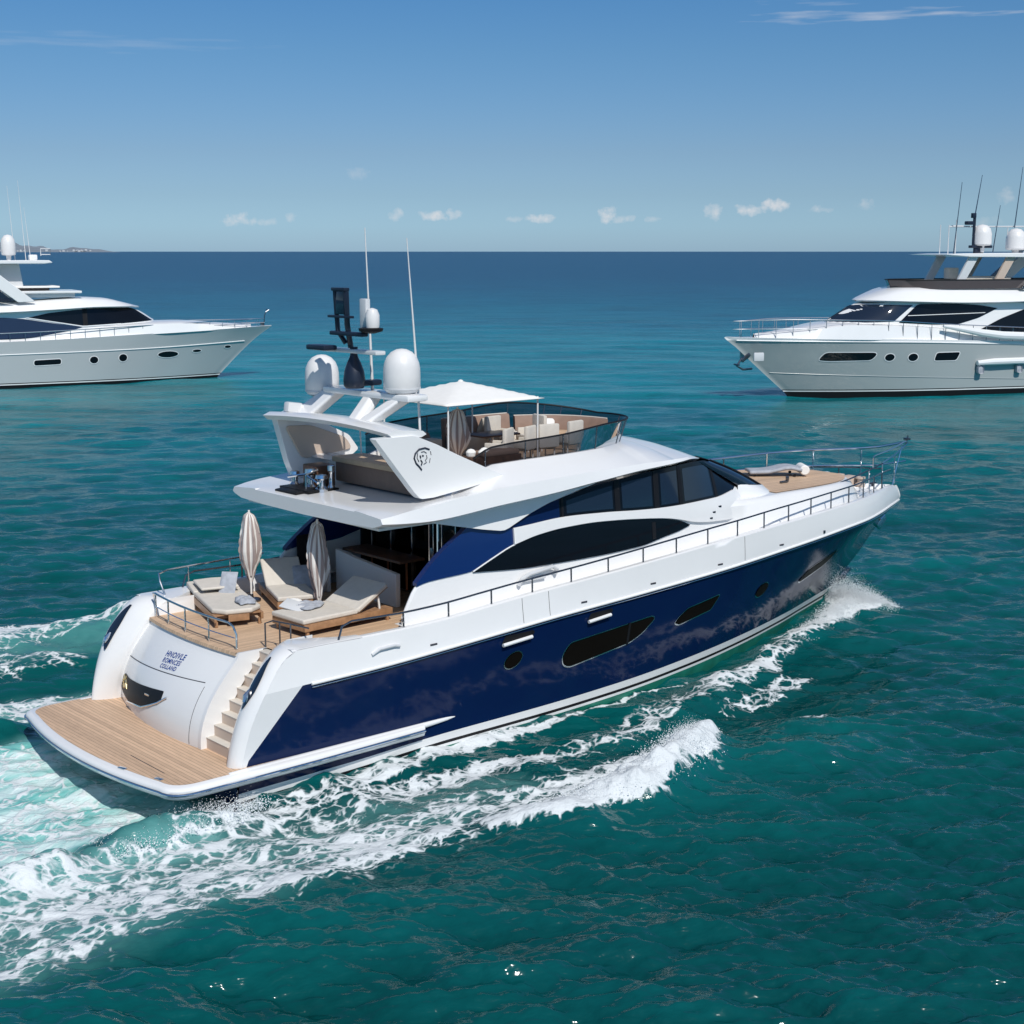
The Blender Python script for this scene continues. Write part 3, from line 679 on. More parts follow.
# swim platform
def plat_edge(inset=0):
    pts = []; hw = 3.74-inset
    for y in np.linspace(-hw+.55, hw-.55, 22): pts.append((-.92+inset+.036*y*y, y))
    c = lambda y: -.92+inset+.036*y*y
    out = [(6.0, -3.60+inset*.6), (4.6, -3.66+inset*.8), (3.0, -hw+.02), (1.6, -hw)]
    x_ = c(hw-.55)
    for a in np.linspace(0, 1, 8): out.append((x_+.62*(1-a)**2+.0*a, -hw+.55*a**2))
    out += pts[1:-1]
    for a in np.linspace(1, 0, 8): out.append((x_+.62*(1-a)**2, hw-.55*a**2))
    out += [(1.6, hw), (3.0, hw-.02), (4.6, 3.66-inset*.8), (6.0, 3.60-inset*.6)]
    return out
pl = MB()
e0, e1, e2, e3 = plat_edge(.10), plat_edge(0), plat_edge(.03), plat_edge(.30)
ringP = np.array([[(x, y, .75) for x, y in e0], [(x, y, .725) for x, y in plat_edge(.04)], [(x, y, .69) for x, y in e1], [(x, y, .57) for x, y in e1], [(x, y, .49) for x, y in plat_edge(.06)], [(x, y, .43) for x, y in e3]])
pl.grid(ringP); n_ = len(e0); pl.add([(x, y, .75) for x, y in e0], [tuple(range(n_))]); pl.add([(x, y, .43) for x, y in e3], [tuple(range(n_))[::-1]])
plat = pl.build('swim_platform', M['white'], yacht, smooth=50)
pt = MB(); e4 = plat_edge(.20); pt.add([(x, y, .756) for x, y in e4], [tuple(range(len(e4)))]); pt.build('teak_planking', M['teak_x'], plat, smooth=0, fix=False)
MB().tube([(x, y, .62) for x, y in plat_edge(-.012)], .03, 8).build('rub_rail', M['chrome'], plat)
gr_ = MB()
for y0, y1, x in ((-3.2, -2.4, .02), (.2, .9, .0)):
    pass
MB().tube([(-.1, -2.6, .759), (-.1, -1.1, .759)], .008, 6).build('hatch_seam', M['seam'], plat)
for y, x in ((-1.75, -.62), (-2.85, -.36)):
    MB().box((x, y, .765), (.10, .22, .03), .01, Matrix.Rotation(.2, 4, 'Z')).build('deck_cleat', M['chrome'], plat)

# transom garage door with its curved, bulging face
def garage_x(y, z):
    t = min(max((z-.75)/1.95, 0), 1); base = 1.15+.055*(y+.3)**2; top = 2.18+.035*y*y
    return base+(top-base)*t**1.25-.20*math.sin(math.pi*min(t*1.05, 1))*(1-.03*y*y)
g_ = MB(); ys_ = np.linspace(-1.55, 2.62, 26); zs_ = np.linspace(.75, 2.74, 18)
g_.grid([[(garage_x(y, z), y, z) for y in np.linspace(-1.70, 2.62+.50*(2.74-z)/1.99, 30)] for z in zs_])
tr = g_.build('transom', M['white'], yacht, smooth=60, fix=False)
MB().tube([(garage_x(y, 2.0-.058*y)-.004, y, 2.0-.058*y) for y in np.linspace(-1.25, 2.70, 20)], .010, 6).build('door_seam', M['seam'], tr)
MB().tube([(garage_x(-1.3, z)-.002, -1.3, z) for z in np.linspace(.78, 2.0, 14)], .006, 6).build('door_seam', M['seam'], tr)
# dark intake with a polished corner
def gpanel(poly, off, name, m, par):
    lo_, hi_, a, b2 = poly_curves(poly); mb = MB(); xs = np.linspace(a, b2, 18)
    mb.grid([[(garage_x(y, z)-off, y, z) for z in np.linspace(lo_(y), max(hi_(y), lo_(y)), 5)] for y in xs]); return mb.build(name, m, par, fix=False)
vent = gpanel(round_poly([(2.98, 1.02), (2.92, 1.30), (2.6, 1.47), (2.2, 1.45), (1.4, 1.52), (.0, 1.66), (-.16, 1.57), (.16, 1.39), (.97, 1.11), (2.11, .94)], .06), .012, 'air_intake', M['black'], tr)
MB().tube([(garage_x(y, z)-.02, y, z) for y, z in ((2.1, .92), (.97, 1.08), (.5, 1.24), (.14, 1.38), (-.18, 1.56))], .025, 6).build('intake_lip', M['chrome'], vent)
gm = MB(); rr = random.Random(3)
for i in range(9):
    a = i*.7; c = (2.45+.14*math.cos(a), 1.26+.10*math.sin(a)); d = (c[0]+.12*math.cos(a*1.3), c[1]+.11*math.sin(a*1.7))
    gm.tube([(garage_x(c[0], c[1])-.02, c[0], c[1]), (garage_x(d[0], d[1])-.02, d[0], d[1])], [.035, .012], 6)
gm.build('gold_emblem', M['gold'], vent)
MB().box((garage_x(.75, 1.42)-.015, .75, 1.42), (.02, .22, .05), .005).build('badge', M['chrome'], vent)
# lettering: three short lines of blue letters
def text_on(txt, size, yc, z, name, parent, m, xf, flip=1, off=.012):
    cu = bpy.data.curves.new('t', 'FONT'); cu.body = txt; cu.size = size; cu.align_x = 'CENTER'; cu.align_y = 'CENTER'; cu.resolution_u = 3; cu.offset = .004*size/.2; cu.space_character = 1.12
    o = bpy.data.objects.new('t', cu); COL.objects.link(o); dg = bpy.context.evaluated_depsgraph_get(); me_ = bpy.data.meshes.new_from_object(o.evaluated_get(dg))
    bpy.data.objects.remove(o); mb = MB(); V = [xf(v.co.x, v.co.y) for v in me_.vertices]; mb.add(V, [tuple(p.vertices) for p in me_.polygons])
    bpy.data.meshes.remove(me_); return mb.build(name, m, parent, smooth=0, fix=False)
for txt, sz, zc, hgt in (('HNOIVLE', .19, 2.325, 1), ('ROMNCES', .16, 2.20, 1), ('COLLAND', .145, 2.085, 1)):
    text_on(txt, sz, .45, zc, 'transom_lettering', tr, M['navy_mark'], lambda a, b_, zc=zc: (garage_x(.38-a, zc+b_*.8+.07*a)-.012, .38-a, zc+b_*.8+.07*a))
# stair flight at the starboard end of the transom, and its side wall
stp = MB(); fl = MB(); ns = 8
for i in range(ns):
    z1 = .75+(i+1)*(2.70-.75)/(ns); x0 = 1.38+i*.20
    stp.box(((x0+3.0)/2, -2.18, z1-.13), (3.0-x0, 1.02, .262), 0)
    fl.box((x0+.11, -2.18, z1+.006), (.24, .96, .022), .006)
stairs = stp.build('stair_flight', M['beige'], yacht, smooth=0, weld=False)
fl.build('stair_treads', M['cream'], stairs, weld=False)
wl = MB(); prof = [(garage_x(-1.7, z)-.02, z) for z in np.linspace(.75, 2.745, 17)]
poly = prof+[(2.95, 2.746), (3.05, 2.746)]+[(x+.62, z) for x, z in prof[::-1]]
wl.prism([(x, z) for x, z in poly], 'y', -1.76, -1.64); wl.build('stair_wall', M['white'], yacht, bevel=.012)

# rounded quarters ('hips') either side of the stern
def hip(sgn, yin0):
    yin = yin0
    zz = np.concatenate([np.linspace(.74, 2.6, 22), np.linspace(2.66, 3.12, 12)])
    P = []
    for z in zz:
        yin = yin0+(.46*max(0, (2.7-z)/1.96) if sgn > 0 else 0)
        x0 = float(hip_x(z)); yo = hull_y(x0, min(z, 3.1)); row = [(x0, yo, z)]; bul = .30*(1-.45*(z-.6)/2.5)
        for f in np.linspace(.08, 1, 12):
            y = yo+(yin-yo)*f; row.append((x0-bul*math.sin(math.pi*f**.8)*.75+.22*f*f, y, z+.02*math.sin(math.pi*f)))
        xi = row[-1][0]; row.append((xi+.06, yin-.03, z)); row.append((3.6, yin-.03, z)); P.append(row)
    top = [(max(p[0], x), p[1], p[2]+.02*0) for p, x in zip(P[-1], [0]*99)]
    # roof of the quarter running forward into the cap rail
    Q = []
    for xa in np.linspace(0, 1, 10):
        row = []; e = xa*xa*(3-2*xa); base = P[-1][:-2]; n0 = len(base)
        for i, p in enumerate(base):
            f = i/(n0-1); x = p[0]+(4.3-p[0])*xa; yo = hull_y(min(max(x, 2.7), 20), 3.08)+.004; yt_ = yo+(3.26-yo)*f
            row.append((x, p[1]+(yt_-p[1])*e, p[2]+(3.118+.02*math.sin(math.pi*f)-p[2])*e))
        row += [(row[-1][0]+.02, row[-1][1]-.01, 3.0), (row[-1][0]+.02, row[-1][1]-.01, 2.6)]; Q.append(row)
    mb = MB(); A = np.array(P); A[..., 1] *= sgn; B_ = np.array(Q); B_[..., 1] *= sgn; mb.grid(A); mb.grid(B_)
    h = mb.build('stern_quarter', M['white'], yacht, smooth=45)
    # blue glazed recess with a chrome fitting
    zz = np.linspace(1.95, 2.95, 14); strip = []
    for i, z in enumerate(zz):
        x0 = float(hip_x(z)); bul = .30*(1-.45*(z-.6)/2.5); yo = hull_y(x0, z); w_ = .26*math.sin(math.pi*(i+.35)/14)**.7; r_ = []
        for f in np.linspace(.42-w_*.75, .42+w_*.4, 4):
            y = yo+(yin-yo)*f; r_.append((x0-bul*math.sin(math.pi*max(f, .01)**.8)*.75+.22*f*f-.022, sgn*y, z+.03))
        strip.append(r_)
    r0 = MB().grid(strip).build('glazed_recess', M['glassblue'], h, fix=False)
    a = strip[2][1]; b_ = strip[5][2]
    MB().tube([(a[0]-.03, a[1], a[2]), ((a[0]+b_[0])/2-.05, (a[1]+b_[1])/2, (a[2]+b_[2])/2), (b_[0]-.02, b_[1], b_[2])], [.05, .07, .03], 8).build('mooring_fitting', M['chrome'], r0)
    return h
hip(-1, 2.69); hip(1, 2.58)

# ---- decks
def deck_x(y): return 2.12+.035*y*y if -1.70 < y < 2.63 else (2.98 if y <= -1.70 else 2.75)
dk = MB(); yy = np.concatenate([[-3.34, -2.6, -1.701], np.linspace(-1.69, 2.62, 22), [2.64, 3.34]])
dk.grid([[(x0+(8.9-x0)*f, y, 2.75) for f in np.linspace(0, 1, 12)] for y in yy for x0 in [deck_x(y)]])
dk.grid([[(deck_x(y), y, 2.75), (deck_x(y)-.02, y, 2.68), (deck_x(y)+.1, y, 2.66)] for y in yy[3:-2]])
MBd = dk.build('aft_deck', M['teak_y'], yacht, smooth=0, fix=False)
sdk = MB()
both(sdk, np.array([sheer_pts(.24, -.16, 5.9), [(x, -min(2.3, max(hull_y(x, 3.2)-.24, .01)), z+.02) for x, y, z in sheer_pts(.24, -.16, 5.9)], [(x, 0, z+.03) for x, y, z in sheer_pts(.24, -.16, 5.9)]])[:, 22:])
both(sdk, np.array([sheer_pts(.24, -.16, 5.9), [(x, -2.60, z+.02) for x, y, z in sheer_pts(.24, -.16, 5.9)]])[:, :23])
sdk.build('side_deck', M['white'], yacht, smooth=30)

# ---- deckhouse
hw_ = curve([(5, 2.92), (12, 2.90), (15, 2.84), (17, 2.66), (18.5, 2.36), (19.6, 1.98), (20.4, 1.50), (20.9, .95), (21.12, .45), (21.2, .05)])
def house_y(x, z):
    z = float(z); sx = x + max(0, (z-4.45))*1.9*min(1, max(0, (x-14.5)/4.5))   # raked front
    return max(float(hw_(sx))-.085*(z-3.0)-.02*max(0, z-4.6), .02)
house_zt = curve([(5.9, 3.02), (6.15, 3.45), (6.4, 3.78), (6.7, 3.88), (7.4, 3.92), (8.0, 3.95), (8.3, 4.1), (9.0, 4.65), (9.3, 5.2), (10, 5.35), (16, 5.65), (17.2, 5.42), (18.0, 5.08), (18.62, 4.80), (19, 4.7)])
zdeck = lambda x: float(zs(x))-.20
hs = MB(); panel(house_y, zdeck, house_zt, 5.95, 18.62, 90, 14, 0, mb=hs)
house = hs.build('deckhouse', M['white'], yacht, smooth=40, fix=False)
for s in (-1, 1): panel(lambda x, z: house_y(x, z)-.10, lambda x: 2.7, house_zt, 5.95, 9.0, 20, 6, 0, sides=(s,)).build('side_lining', M['white_soft'], house, fix=False)
# coaming edge roll along the top of the white wing
for s in (-1, 1):
    MB().tube([(x, s*(house_y(x, float(house_zt(x)))-.05), float(house_zt(x))) for x in np.linspace(5.96, 8.0, 20)], .055, 8).build('coaming_roll', M['white'], house)
# navy quarter panel between the deck coaming and the roof
zp0 = curve([(6.35, 3.84), (6.7, 3.90), (8.0, 3.96), (8.25, 4.02), (9.45, 4.48), (9.6, 4.9), (11.2, 5.25)])
zp1 = curve([(6.35, 3.90), (6.6, 4.12), (7.1, 4.5), (7.7, 4.86), (8.3, 5.2), (11.2, 5.5)])
for s in (-1, 1):
    panel(house_y, zp0, zp1, 6.36, 9.9, 34, 10, .03, thick=.16, sides=(s,)).build('quarter_panel', M['blue'], house, fix=True)
# lower side window, eye shaped
lz0 = curve([(8.05, 3.93), (10, 3.80+.0), (12, 3.78), (13.77, 3.82), (14.8, 3.96), (15.4, 4.04), (15.85, 4.13)])
lz1 = curve([(8.05, 3.955), (8.7, 4.20), (9.35, 4.42), (10.2, 4.57), (11.0, 4.635), (11.85, 4.65), (13.0, 4.60), (13.75, 4.54), (14.8, 4.43), (15.4, 4.31), (15.7, 4.20), (15.85, 4.14)])
for s in (-1, 1):
    lw = panel(house_y, lz0, lz1, 8.06, 15.84, 60, 8, .04, sides=(s,)).build('saloon_window', M['glass'], house, fix=False)
    MB().tube([(x, s*(house_y(x, float(lz1(x)))+.045), float(lz1(x))) for x in np.linspace(8.05, 9.42, 10)], .018, 6).build('window_frame', M['boot'], lw)
    panel(house_y, lambda x: 3.95, lambda x: 4.40, 14.28, 14.42, 2, 4, .047, sides=(s,)).build('window_mullion', M['black'], lw, fix=False)
# white arch band over the lower window
bz1 = curve([(9.38, 4.84), (9.8, 4.86), (11.04, 4.92), (12.5, 4.87), (13.85, 4.78), (14.5, 4.75), (15.5, 4.73), (17.1, 4.73), (18.2, 4.80)])
bz0 = curve([(9.38, 4.44), (10.2, 4.59), (11.0, 4.655), (11.85, 4.67), (13.0, 4.62), (13.75, 4.56), (14.8, 4.45), (15.4, 4.34), (15.9, 4.22), (16.6, 4.12), (18.2, 4.02)])
arch_band = MB(); panel(house_y, bz0, bz1, 9.38, 18.2, 60, 5, .085, thick=.12, mb=arch_band); arch_band.build('window_arch', M['white'], house, bevel=.02)
# upper windows
uz0 = lambda x: float(bz1(x))-.03 if x < 18.2 else float(bz1(18.2))-.03+(x-18.2)*.3
uz1 = curve([(9.0, 4.86), (9.45, 4.96), (9.9, 5.14), (11.16, 5.42), (12.4, 5.60), (13.9, 5.72), (16.0, 5.8), (16.9, 5.76), (17.6, 5.50), (18.1, 5.16), (18.6, 4.87)])
for s in (-1, 1):
    uw = panel(house_y, uz0, uz1, 9.5, 18.58, 70, 8, .035, sides=(s,)).build('upper_window', M['glass'], house, fix=False)
    for a, b_ in ((11.02, 11.10), (12.93, 13.12), (14.42, 14.62), (15.45, 15.60), (17.15, 17.30)):
        panel(house_y, uz0, uz1, a, b_, 2, 6, .043, sides=(s,)).build('window_mullion', M['black'], uw, fix=False)
    for a, b_ in ((11.2, 12.85), (13.2, 14.35), (14.7, 15.4), (15.68, 17.05)):   # blue-grey panes between the bars
        panel(house_y, lambda x: uz0(x)+.10, lambda x: float(uz1(x))-.12, a, b_, 8, 4, .040, sides=(s,)).build('window_pane', M['glassblue'], uw, fix=False)
    # navy tail of the glazing
    panel(house_y, lambda x: uz0(x), uz1, 9.35, 10.95, 16, 5, .041, sides=(s,)).build('glazing_tail', M['navy'], uw, fix=False)
# windscreen wrapping round the raked front
def screen_pt(a, f):
    """a -1..1 across, f 0 bottom..1 top"""
    ca = math.cos(a*math.pi/2); sa = math.sin(a*math.pi/2)
    xb = 18.62+2.2*ca**.85; yb = 2.03*np.sign(sa)*abs(sa)**.85; zb_ = 4.86-.30*ca
    xt = 16.6+1.55*ca; yt = 2.31*np.sign(sa)*abs(sa)**.9; zt_ = 5.76-.16*ca
    return (xb+(xt-xb)*f, yb+(yt-yb)*f, zb_+(zt_-zb_)*f+.10*math.sin(math.pi*f)*ca)
ws = MB(); ws.grid([[screen_pt(a, f) for f in np.linspace(0, 1, 8)] for a in np.linspace(-1, 1, 41)])
wsc = ws.build('windscreen', M['glassblue'], house, fix=False)
for a in (-.62, -.22, .22, .62):
    MB().tube([np.array(screen_pt(a, f))+np.array((.012, 0, .012)) for f in np.linspace(0, 1, 8)], .035, 6).build('screen_pillar', M['black'], wsc)
MB().tube([np.array(screen_pt(a, 0))+np.array((.01, 0, .0)) for a in np.linspace(-.9, .9, 37)], .03, 8).build('screen_gasket', M['black'], wsc)
# foredeck trunk with its sun deck of teak
tr_y = curve([(16.4, 2.15), (17.5, 2.34), (18.6, 2.44), (19.4, 2.40), (20.5, 2.28), (22, 2.16), (23.5, 1.92), (24.5, 1.5), (25.1, .95), (25.4, .3), (25.5, .03)])
tz = lambda x: 4.48-.02*(x-20)
fk = MB(); xs = np.concatenate([np.linspace(16.4, 24, 26), np.linspace(24.2, 25.48, 14)])
def trunk_row(x):
    y = float(tr_y(x)); yb = min(hull_y(x, 3.6)-.34, y+.05+.40*float(sstep(17.2, 20.5, np.float64(x)))); f_ = float(sstep(24.5, 25.5, np.float64(x))); xb = x+.55*f_
    return [(xb, -yb, zdeck(xb)+.02), (x+.25*f_, -y-.12, tz(x)-.14), (x, -y, tz(x)-.015), (x, -y+.10 if y > .12 else -y, tz(x)), (x, 0, tz(x)+.02)]
both(fk, np.array([trunk_row(x) for x in xs]).transpose(1, 0, 2))
# fairing that ramps from the windscreen foot down to the trunk
trunk = fk.build('foredeck_trunk', M['white'], yacht, smooth=40)
ft = MB(); xs2 = np.concatenate([np.linspace(20.2, 24, 14), np.linspace(24.2, 25.30, 12)])
ft.grid([[(x, float(tr_y(x))*k*.93, tz(x)+.022+.002) for k in np.linspace(-1, 1, 9)] for x in xs2])
ft.build('teak_planking', M['teak_y'], trunk, smooth=0, fix=False)
fr2 = MB(); rows_ = []
for a in np.linspace(-1, 1, 41):
    p = np.array(screen_pt(a, 0)); kk = 1-abs(a)**8; nx, ny = math.cos(a*math.pi/2)*kk, math.sin(a*math.pi/2)*kk
    rows_.append([p+np.array((-.1*nx, -.06*ny, .03)), p+np.array((.05*nx, .05*ny, .015)), p+np.array((.20*nx, .16*ny, -.10)), np.array((p[0]+.42*nx, p[1]+.25*ny, min(p[2]-.22, 4.52))), np.array((p[0]+.62*nx-.05, p[1]+.30*ny, 4.40-.5*abs(ny)**3))])
fr2.grid(rows_)
fr2.build('screen_plinth', M['white'], trunk, smooth=50, fix=False)
# windlass and bow fittings
wd_ = MB(); wd_.box((26.6, 0, 3.95), (.7, .5, .34), .06); wd_.lathe([(.16, 0), (.16, .12), (.10, .15), (.10, .25), (.17, .28), (.17, .33), (.05, .35)], (26.7, .42, 3.8)); wd_.lathe([(.16, 0), (.16, .12), (.10, .15), (.10, .25), (.17, .28), (.17, .33), (.05, .35)], (26.7, -.42, 3.8))
wd_.build('windlass', M['beige'], yacht)
for s in (-1, 1):
    c = MB(); 
    for x in (22.9, 27.4): c.tube([(x-.16, s*(hull_y(x, 3.85)-.42), 3.85), (x, s*(hull_y(x, 3.85)-.42), 3.87), (x+.16, s*(hull_y(x, 3.85)-.42), 3.85)], .03, 6).box((x, s*(hull_y(x, 3.85)-.42), 3.80), (.1, .06, .12), .01)
    c.build('mooring_cleat', M['darksteel'], yacht)

# ---- roof / flybridge deck
rl_y = curve([(5.15, 3.22), (5.6, 3.30), (9, 3.28), (12, 3.14), (14, 2.92), (15.5, 2.62), (16.6, 2.20), (17.4, 1.62), (17.9, 1.02), (18.15, .5), (18.22, .04)])
rl_z = curve([(5.1, 5.46), (6.5, 5.39), (8.6, 5.53), (10.5, 5.64), (12, 5.75), (14, 5.85), (16, 5.86), (17.2, 5.72), (18.22, 5.56)])
rg_d = curve([(5.1, .13), (6.2, .34), (7.5, .42), (9.5, .40), (11.5, .31), (13, .22), (15, .13), (17, .05), (18.3, .02)])
cy_ = lambda x: 2.28*max(0, 1-(max(0, (x-10.5))/4.75)**2.6)**.5 if x < 15.25 else 0.0
cz_ = curve([(5.1, 5.66), (7.8, 5.82), (8.7, 6.20), (9.2, 6.36), (11, 6.40), (13, 6.41), (15.25, 6.40), (16.2, 6.27), (17.2, 5.98), (18.22, 5.60)])
def roof_row(x):
    yl = float(rl_y(x)); zl = float(rl_z(x)); d = float(rg_d(x)); yr = max(yl-.07*min(1, yl), 0); c = min(cy_(x), yr*.98); zc = float(cz_(x))
    if x >= 15.25: zc_ = zc
    fl_ = float(np.interp(x, [5.2, 5.6, 7.7, 8.3], [5.64, 5.80, 5.80, 6.05]))
    r = [(x, 0, zl-.16), (x, -yl*.55, zl-.14), (x, -yl*.88, zl-.10), (x, -yl*.97, zl-.02), (x, -yl, zl+.03), (x, -yr, zl+d)]
    for f in (.33, .66): r.append((x, -(yr+(c-yr)*f), zl+d+(zc-zl-d)*(1-(1-f)**1.5 if x > 14 else f)))
    r += [(x, -c, zc), (x, -max(c-.14, 0), zc), (x, -max(c-.15, 0), min(fl_, zc) if c > .16 else zc), (x, 0, min(fl_, zc) if c > .16 else zc)]
    return r
xs = np.concatenate([[5.15], np.linspace(5.3, 14.6, 44), np.linspace(14.7, 15.24, 12), np.linspace(15.26, 17.3, 16), np.linspace(17.4, 18.21, 14)])
rf = MB(); both(rf, np.array([roof_row(x) for x in xs]).transpose(1, 0, 2))
a0 = roof_row(5.15); rf.add([(p[0], s*p[1], p[2]) for s in (1, -1) for p in a0], [tuple(range(len(a0)))+tuple(range(2*len(a0)-1, len(a0)-1, -1))])
roof = rf.build('flybridge_deck', M['white'], yacht, smooth=22)
# fin: panel under the lip that sweeps down to the quarter panel
fz1 = curve([(6.7, 5.40), (8.6, 5.50), (10.5, 5.62), (12.2, 5.74)])
fz0 = lambda x: float(np.interp(x, [6.7, 7.6, 8.4, 8.98, 9.12, 9.9, 10.5, 11.16, 11.7, 12.2], [5.30, 5.10, 4.93, 4.83, 4.85, 5.15, 5.33, 5.47, 5.57, 5.66]))
for s in (-1, 1): panel(lambda x, z: house_y(x, z)+.03+.25*max(0, min(1, (z-4.9)/.7))*0, fz0, fz1, 6.75, 12.2, 60, 5, .10, thick=.16, sides=(s,)).build('roof_fin', M['white'], roof, bevel=.015)
# dark recessed line along the coaming
for s in (-1, 1): MB().tube([(x, s*(cy_(x)+.36), float(cz_(x))-.20) for x in np.linspace(9.3, 13.6, 20)], [.012]+[.03]*18+[.012], 6).build('coaming_groove', M['beige'], roof)
MB().grid([[(x, y, 6.062) for y in np.linspace(-max(cy_(x)-.17, .01), max(cy_(x)-.17, .01), 5)] for x in np.linspace(8.9, 15.0, 30)]).build('fly_teak', M['teak_y'], roof, smooth=0, fix=False)
# tinted wind deflector
def defl(n=70):
    pts = []
    for x in np.concatenate([np.linspace(8.6, 14.0, 30), np.linspace(14.1, 15.2, 22)]): pts.append((x, -cy_(x)+.05))
    pts += [(15.24, 0)]; pts += [(x, -y) for x, y in pts[:-1][::-1]]; return pts
dp = defl(); dh = curve([(8.5, .40), (9.5, .44), (11.5, .50), (13.5, .62), (15.3, .58)])
def lean(x, y, f):
    k = max(0, (x-12)/3.2); return (x+.10*f*k+.20*f*k*k, y*(1+.045*f*k), float(cz_(min(x, 15.2)))+float(dh(x))*f*(1 if y < 0.5 else 1+.45*min(1, (y-.5)/1.5)))
gl = MB(); gl.grid([[lean(x, y, f) for f in np.linspace(.01, 1, 4)] for x, y in dp])
wdf = gl.build('wind_deflector', M['smoke'], yacht, fix=False)
MB().tube([lean(x, y, 1) for x, y in dp], .024, 8).build('deflector_rail', M['black'], wdf)
for k in range(2, len(dp)-2, 7): 
    x, y = dp[k]; MB().tube([lean(x, y, 0), lean(x, y, 1)], .017, 6).build('deflector_post', M['darksteel'], wdf)

# ---- radar arch: swept wings, crossbar, frame
def wing(poly, y0, y1, name):
    return MB().prism(round_poly(poly, .07, 3), 'y', y0, y1).build(name, M['white'], yacht, bevel=.03, smooth=30)
wS = wing([(5.34, 7.34), (6.44, 7.34), (7.1, 7.08), (7.73, 6.78), (8.5, 6.44), (9.22, 6.14), (8.2, 5.98), (7.0, 5.84), (6.62, 5.84), (6.45, 6.0)], -2.72, -2.48, 'arch_wing')
wP = wing([(6.02, 7.36), (6.60, 7.55), (7.3, 7.2), (8.25, 6.74), (8.55, 6.35), (8.1, 6.05), (7.2, 5.78), (6.55, 5.72), (6.35, 6.2)], 2.46, 2.72, 'arch_wing')
MB().prism(round_poly([(6.25, 7.12), (7.0, 7.1), (8.1, 6.70), (8.3, 6.38), (7.2, 6.28), (6.75, 6.25)], .15, 5), 'y', 2.40, 2.47).build('wing_lining', M['beige'], wP, bevel=.02)
# emblem: a maned head in a few navy strokes on the starboard wing
em = MB()
def eb(pts, r=.016): em.tube([(6.62+a*.85, -2.725, 6.83+b_*.9) for a, b_ in pts], r*.62, 6)
eb([(.30, .17), (.15, .22), (-.05, .20), (-.18, .10), (-.22, -.02), (-.16, -.15), (-.05, -.25), (.03, -.34)], .035)
eb([(-.10, .10), (-.12, -.02), (-.06, -.12)]); eb([(.02, .12), (.12, .13), (.2, .08)]); eb([(.05, .03), (.10, .02)], .03); eb([(.20, .03), (.22, -.05), (.16, -.10), (.20, -.16), (.10, -.20)])
eb([(.0, -.08), (.05, -.14), (.02, -.22)], .028); eb([(.34, .12), (.36, .02)], .014); eb([(.33, -.06), (.3, -.18)], .012); eb([(-.02, .04), (.0, -.03)], .03)
em.build('wing_emblem', M['mast'], wS)
ab = MB()
ab.grid([[(x+ (.55*(1-(y/2.6)**2))*0, y, z+.10*(1-(y/2.6)**2)) for x, z in ((5.75, 7.42), (5.95, 7.50), (6.75, 7.42), (6.85, 7.34), (6.7, 7.28), (5.9, 7.30))] for y in np.linspace(-2.66, 2.66, 18)], closed=True)
ab.add(ab.v[:6], [tuple(range(6))]); ab.add(ab.v[17*6:18*6], [tuple(range(6))])
arch = ab.build('arch_crossbar', M['white'], yacht, smooth=35)
def leg(a, b_, w0, w1, d=.22):
    a = Vector(a); b_ = Vector(b_); P = []
    for p, w in ((a, w0), (b_, w1)): P.append([(p.x+sx*d, p.y+sy*w, p.z) for sx, sy in ((-1, -1), (1, -1), (1, 1), (-1, 1))])
    MB().grid(P, closed=True).build('arch_strut', M['white'], arch, bevel=.09, seg=4, smooth=40)
leg((6.7, 2.2, 7.40), (7.15, 1.45, 8.04), .44, .36); leg((6.4, -.42, 7.42), (7.12, -.22, 8.04), .20, .20, .2); leg((6.45, -.75, 7.42), (7.15, -1.35, 8.04), .24, .24, .24)
MB().box((7.18, -.15, 8.08), (.62, 3.55, .16), .06).build('arch_top', M['white'], arch)
MB().box((6.55, 2.35, 7.58), (.62, .24, .26), .06, Matrix.Rotation(R(8), 4, 'Y')).build('flood_light', M['grey_white'], arch)
def radome(x, y, z, r, h):
    d = MB().lathe([(r*.9, 0), (r, .06), (r*1.01, h*.35), (r, h*.52), (r*.95, h*.66), (r*.82, h*.80), (r*.58, h*.92), (r*.28, h*.985), (.01, h)], (x, y, z), 32).build('radome', M['radome'], yacht, smooth=50)
    MB().lathe([(r*.35, -.30), (r*.42, -.12), (r*.88, -.02), (r*.93, .03), (r*1.02, .05), (r*1.02, .09)], (x, y, z), 32).build('radome_foot', M['grey_white'], d)
radome(7.2, 2.12, 7.93, .43, .98); radome(7.2, -1.27, 8.22, .44, 1.0)
# mast with its aerials
mp_ = MB(); mp_.lathe([(.22, 0), (.26, .06), (.27, .2), (.24, .42), (.17, .62), (.11, .74), (.085, .84), (.10, 1.0)], (6.75, .05, 8.22), 18); mp_.box((7.05, -.05, 8.34), (.75, .26, .14), .05); mp_.tube([(6.7, .1, 9.2), (6.62, .12, 9.75), (6.6, .12, 10.55)], .07, 8)
mast = mp_.build('mast', M['mast'], yacht)
mr_ = MB(); mr_.box((6.75, .1, 9.12), (.30, 2.3, .10), .03); mr_.build('radar_scanner', M['grey_white'], mast)
MB().box((6.42, .95, 9.18), (.4, .8, .13), .05).build('radar_bar', M['mast'], mast)
mf = MB()
for y in (-.08, .34): mf.tube([(6.62, y*.4+.05, 9.3), (6.5, y, 9.6), (6.44, y, 10.58)], .062, 6)
mf.box((6.44, .13, 10.60), (.16, .56, .08), .02); mf.box((6.44, .13, 9.95), (.12, .95, .06), .01); mf.box((6.5, -.1, 9.55), (.2, 1.35, .10), .03)
mf.build('aerial_frame', M['mast'], mast)
MB().box((6.44, .13, 10.28), (.05, .34, .56), .02).build('aerial_panel', M['glassblue'], mast)
